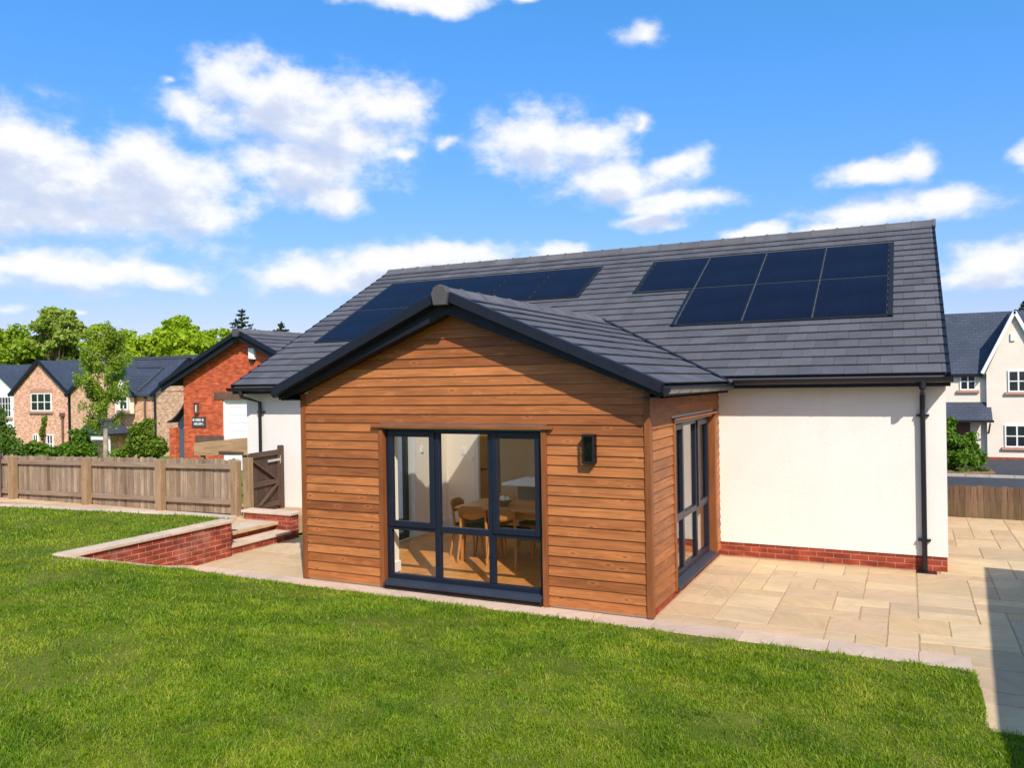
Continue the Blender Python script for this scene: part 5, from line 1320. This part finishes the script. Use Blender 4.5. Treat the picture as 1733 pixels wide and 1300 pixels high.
fwin(D,5.05,5.8,1.85,2.78,39.99,2,2); fwin(D,7.2,8.12,1.74,2.85,39.69,2,2); fwin(D,7.02,8.1,-1.1,.05,39.69,2,2); fwin(D,2.2,3.4,1.74,2.8,39.99,2,2)
k=MB(); k.box(7.33,7.55,39.62,39.7,4.35,4.75); k.build('vent_box',MT['whiteup'],D,bevel=.02)
k=MB(); k.hexa([(3.2,38.95,.22),(6.45,38.95,.22),(6.45,39.99,1.1),(3.2,39.99,1.1),(3.2,38.95,.30),(6.45,38.95,.30),(6.45,39.99,1.22),(3.2,39.99,1.22)]); cn=k.build('porch_canopy',MT['slatefar'],D)
k=MB(); k.bar((3.2,38.93,.26),(6.5,38.93,.26),.05,.12); k.build('fascia',MT['blackpl'],cn)
k=MB(); k.bar((6.3,39.95,-.6),(6.35,39.15,.15),.07,.07); k.build('bracket',MT['browncourse'],cn)
k=MB(); k.box(4.6,5.5,39.95,40.0,-1.85,.25); k.build('front_door',MT['browncourse'],D)
k=MB(); k.box(.5,6.25,39.985,40.0,-1.9,-1.62); k.box(6.25,8.85,39.685,39.7,-1.9,-1.62); k.build('plinth',MT['brickred'],D)
k=MB(); k.tube([(3.92,39.9,-1.8),(3.92,39.9,2.65)],.05,8); k.build('downpipe',MT['blackpl'],D)

# ---------------------------------------------------------------- trees and shrubs
def leaves(cents,n,size,rng,flat=.3):
    """cents: rows (x,y,z,rx,ry,rz); n leaf faces spread through the clumps, more towards their skins"""
    c=np.array(cents); wgt=(c[:,3]*c[:,4]*c[:,5])**.67; pick=rng.choice(len(c),n,p=wgt/wgt.sum())
    d=rng.normal(size=(n,3)); d/=np.linalg.norm(d,axis=1)[:,None]
    r=rng.random(n)**.42*(1+rng.normal(0,.10,n))
    pos=c[pick,:3]+d*r[:,None]*c[pick,3:6]
    nn=d*.6+rng.normal(size=(n,3))*.8; nn[:,2]+=flat; nn/=np.linalg.norm(nn,axis=1)[:,None]
    a=np.cross(nn,rng.normal(size=(n,3))); a/=np.linalg.norm(a,axis=1)[:,None]; b=np.cross(nn,a)
    s=size*rng.uniform(.55,1.35,n)[:,None]
    V=np.stack([pos-a*s*.9,pos-b*s*.5+nn*s*.12,pos+a*s*.9,pos+b*s*.5+nn*s*.12],1)
    return V
def leafmesh(name,V,mat,parent):
    n=len(V); V=V.reshape(-1,3)-np.array(parent['_o'])
    return fastmesh(name,V,np.arange(n*4),np.full(n,4),mat,parent)
def limbs(name,base,top,r0,targets,mat,parent,r1=.35,bend=.3,seed=0):
    rr=random.Random(seed); k=MB(); base=Vector(base);top=Vector(top)
    P=[]; 
    for i in range(7):
        f=i/6; P.append(base.lerp(top,f)+Vector((rr.uniform(-1,1),rr.uniform(-1,1),0))*bend*f*(1-f)*1.2*(top-base).length*.12)
    k.tube(P,[r0*(1.25 if i==0 else 1)*(1-(1-r1)*i/6) for i in range(7)],9)
    for tg in targets:
        tg=Vector(tg); f=rr.uniform(.35,.92); p=P[min(int(f*6),5)].lerp(P[min(int(f*6)+1,6)],f*6%1)
        if tg.z<p.z+.1: p=P[2]
        m=p.lerp(tg,.5)+Vector((rr.uniform(-.1,.1),rr.uniform(-.1,.1),.12))*(tg-p).length
        ra=r0*(1-(1-r1)*f)*.5; k.tube([p,p.lerp(m,.5)+Vector((0,0,-.02)),m,tg],[ra,ra*.7,ra*.5,ra*.15],6)
    return k.build(name,mat,parent,smooth=True)
def tree(name,label,cat,base,h,crown_w,crown_h0,mat,n,size,nc,seed,group=None,bark='bark',r0=.25,openness=1.):
    rg=np.random.default_rng(seed); x,y,z=base
    t=thing(name,label,cat,base,0,group); cs=[]
    H2=(h-crown_h0)/2; zc=z+crown_h0+H2+.45*crown_w/3; H2*=1.12
    for i in range(int(nc*2.4)):
        d=rg.normal(size=3); d/=np.linalg.norm(d); q=rg.random()**.4*.82
        s=crown_w*rg.uniform(.15,.33)*openness
        wx=1-.25*max(d[2]*q,0)
        cs.append((x+d[0]*q*crown_w*wx,y+d[1]*q*crown_w*wx,zc+d[2]*q*H2*.97-.1*H2*(q<.4),s*1.15,s*1.15,s*.85))
    n=int(n*1.6)
    leafmesh('crown',leaves(cs,n,size,rg),mat,t)
    limbs('trunk',base,(x,y,z+crown_h0+(h-crown_h0)*.7),r0,[c[:3] for c in cs[:16]],MT[bark],t,seed=seed)
    return t
GRP='trees behind the houses on the left'
def far(px_,d,z=0): # world point at screen column px_ (photo pixels), camera depth d, on the level z
    X=(px_-866.5)/1359.06; p=Vector(CAM)+(fw+rt*X)*d; return (p.x,p.y,z)
# places worked out on plan (east/north metres from the house corner)
GZ0=-2.2
tree('broadleaf_tree','dark green broadleaf tree at the far left, above the white house roof','tree',(-77.6,41.1,GZ0),11.4,3.9,2.8,MT['leafmid'],7000,.26,20,3,GRP)
tree('broadleaf_tree','tall pale airy tree with visible forked trunk, above the brick house gable','tree',(-73.4,43.3,GZ0),12.9,2.9,7.2,MT['leafpale'],5200,.24,17,4,GRP,r0=.3,openness=.85)
tree('broadleaf_tree','short dark rounded tree just right of the tall pale forked tree','tree',(-71.9,44.0,GZ0),9.7,2.4,2,MT['leafdark'],4200,.24,14,5,GRP)
tree('broadleaf_tree','lime green tree directly behind the young birch top','tree',(-69.6,45.1,GZ0),11.5,2.7,2,MT['leafbright'],6000,.25,18,6,GRP)
tree('broadleaf_tree','broad yellow-green tree between the birch and the tallest bright tree','tree',(-66.3,46.7,GZ0),11.3,3.3,2,MT['leafbright'],6500,.26,20,7,GRP)
tree('broadleaf_tree','tallest bright green tree, highest crown left of the garage','tree',(-62.7,48.5,GZ0),12.6,3.2,2,MT['leafbright'],7000,.26,20,8,GRP)
tree('broadleaf_tree','low bright green tree in front of the tallest one, near the garage roof','tree',(-59.6,47.0,GZ0),10.9,3.4,1.5,MT['leafbright'],5500,.26,16,9,GRP)
tree('broadleaf_tree','bright green tree just left of the garage ridge, beside the spruce','tree',(-58.6,50.4,GZ0),12.2,3.3,1.5,MT['leafbright'],5000,.25,15,10,GRP)
tree('broadleaf_tree','dull olive tree low in the gap left of the tall pale tree','tree',(-77.5,46.5,GZ0),9.2,3.6,1.5,MT['leafmid'],4500,.27,15,12,GRP)
tree('broadleaf_tree','mid green tree low behind the lime tree and birch','tree',(-70.5,49.5,GZ0),9.6,4.2,1.5,MT['leafmid'],4500,.27,15,13,GRP)
for (lx_,ly_,hh,ww,mt,sd_,lab) in ((-80.5,47.5,9.6,4.,'leafmid',51,'mid green tree filling the row at the extreme left edge, behind the dark one'),
        (-73.0,50.5,9.9,4.2,'leafbright',52,'bright tree low between the tall pale tree and the lime tree'),
        (-69.8,54.0,10.4,4.2,'leafbright',53,'bright green tree set back right behind the birch crown'),
        (-65.5,54.5,10.6,4.,'leafmid',54,'mid green tree filling the gap left of the tallest bright tree'),
        (-62.0,55.0,10.2,4.,'leafbright',55,'bright tree set back between the tallest tree and the garage')):
    tree('broadleaf_tree',lab,'tree',(lx_,ly_,GZ0),hh,ww,1.2,MT[mt],5000,.27,15,sd_,GRP)
def spruce(label,base,h,w,seed,n=6500,bare=.45):
    rg=np.random.default_rng(seed); t=thing('spruce_tree',label,'tree',base,0); x,y,z=base; V=[]
    k=MB(); k.tube([(x,y,z),(x,y,z+h*.6),(x,y,z+h)],[.22,.13,.02],8)
    lev=z+h*bare; cs=[]
    while lev<z+h-.1:
        dt=z+h-lev; L=min(w,.10+.62*dt**.85)
        for j in range(rg.integers(5,9)):
            a=rg.uniform(0,2*math.pi); l=L*rg.uniform(.45,1.15)
            p=Vector((x,y,lev)); e=p+Vector((l*math.cos(a),l*math.sin(a),l*rg.uniform(-.05,.38)))
            k.tube([p,p.lerp(e,.5)-Vector((0,0,.06*l)),e],[.04,.025,.008],5)
            for q in range(4): c=p.lerp(e,.25+.25*q); cs.append((c.x,c.y,c.z-.06,.11+.07*l,.11+.07*l,.10))
        cs.append((x,y,lev,.12,.12,.3)); lev+=rg.uniform(.25,.42)
    leafmesh('crown',leaves(cs,n,.13,rg,.1),MT['needle'],t); k.build('trunk',MT['bark'],t)
spruce('dark blue-green spruce rising directly behind the garage ridge',(-56.8,51.4,GZ0),12.6,2.1,21)
spruce('small dark spruce top just showing over the garage roof, near the bungalow roof',(-53.3,53.1,GZ0),11.3,1.9,22)
spruce('dark spruce top above the cream house roof at the right edge',(13.3,85.8,GZ0),12.3,2.2,23)

# young birch in front of the brick houses
def birch():
    rg=np.random.default_rng(31); bx,by,bz=-27.95,14.3,-.6
    t=thing('birch_tree','slender young birch with pale trunk and wispy crown before the brick houses','tree',(bx,by,bz)); cs=[]; rr=random.Random(5)
    k=MB(); P=[Vector((bx+.02*math.sin(i*1.3)+.045*i*.5,by,bz+5.6*i/8)) for i in range(9)]
    k.tube(P,[.13,.105,.095,.085,.075,.065,.05,.035,.015],9)
    for i in range(46):
        f=rr.uniform(.30,1.); p=P[min(int(f*8),7)].lerp(P[min(int(f*8)+1,8)],f*8%1)
        a=rr.uniform(0,2*math.pi); L=(1.25-.75*abs(f-.55))*rr.uniform(.6,1.1)*(1.0 if f<.8 else .8)
        e=p+Vector((L*math.cos(a)*.85,L*math.sin(a)*.85,L*rr.uniform(.15,.75))); m=p.lerp(e,.55)+Vector((0,0,.08))
        k.tube([p,m,e],[.024,.014,.005],5)
        for q in range(4):
            c=p.lerp(e,.45+.2*q); s=rr.uniform(.14,.28)
            cs.append((c.x,c.y,c.z-.18,s*.75,s*.75,s*1.5))
    V=leaves(cs,15000,.06,rg,.0); leafmesh('crown',V,MT['birchleaf'],t); k.build('trunk',MT['birchbark'],t,smooth=True)
birch()
def shrub(label,base,blobs,mat,n,size,seed,group=None,name='shrub'):
    rg=np.random.default_rng(seed); t=thing(name,label,'shrub',base,0,group); x,y,z=base
    cs=[]
    for (dx,dz,w,h) in blobs:
        for i in range(6):
            cs.append((x+rt.x*dx+rg.normal(0,w*.38),y+rt.y*dx+rg.normal(0,w*.38),z+dz+rg.normal(0,h*.3),w*rg.uniform(.35,.6),w*rg.uniform(.35,.6),h*rg.uniform(.35,.6)))
    leafmesh('foliage',leaves(cs,n,size,rg,.35),mat,t)
    k=MB(); rr=random.Random(seed)
    for c in cs[::2]: k.tube([(x+rr.uniform(-.15,.15),y+rr.uniform(-.15,.15),z-.05),(c[0],c[1],c[2])],[.03,.008],5)
    k.build('stems',MT['bark'],t)
GS='shrubs between picket fence and brick houses'
shrub('large dark green shrub left of the birch trunk',(-29.0,13.8,-.5),[(0,.7,.8,.7),(-.75,.45,.6,.5),(.7,.6,.6,.6),(.2,1.15,.5,.45)],MT['leafbush'],6500,.085,41,GS)
shrub('large bright green shrub right of the birch, beside the garage porch',(-23.1,12.2,-.2),[(0,.75,.75,.75),(-.7,.45,.55,.5),(.6,.6,.5,.6),(.1,1.3,.5,.4)],MT['leafbushy'],6500,.08,42,GS)
shrub('tall dull green shrub at the far left edge, under the white house',(-27.5,10.1,-.3),[(-.4,1.5,.6,.85),(.15,.7,.6,.7),(-.9,1.1,.6,.9)],MT['leafdark'],5200,.085,43,GS)
shrub('low leafy green shrub in front of the brick house ground-floor windows',(-28.4,11.4,-.4),[(-.5,.5,.6,.5),(.4,.45,.6,.45),(0,.7,.5,.4)],MT['leafbush'],4600,.08,44,GS)
shrub('thin yellow-green sapling between the two ground-floor windows',(-29.9,12.9,-.5),[(0,.6,.25,.5),(0,1.2,.18,.5),(.05,1.75,.1,.35)],MT['leafbushy'],1300,.07,45,GS)
shrub('small yellow-green shrub at the foot of the brick house downpipe',(-29.6,14.2,-.5),[(.3,.5,.5,.4),(-.3,.4,.4,.35)],MT['leafbushy'],2200,.08,46,GS)
shrub('rounded evergreen shrub by the kerb before the cream house at right',(4.4,33.0,-1.7),[(0,.8,1.0,.7),(-.5,1.6,.8,.65),(1.0,.5,.75,.45),(-.4,2.2,.45,.4),(.25,1.3,.7,.55),(-1.,.8,.7,.7),(.6,.9,.6,.5)],MT['leafbush'],12500,.1,47,None)
shrub('low ground-hugging shrub at the right end of the planting bed',(5.4,32.7,-1.7),[(0,.15,.4,.15),(-.6,.12,.4,.12)],MT['leafdark'],900,.08,48,None)

for o in bpy.data.objects:
    if '_o' in o: del o['_o']
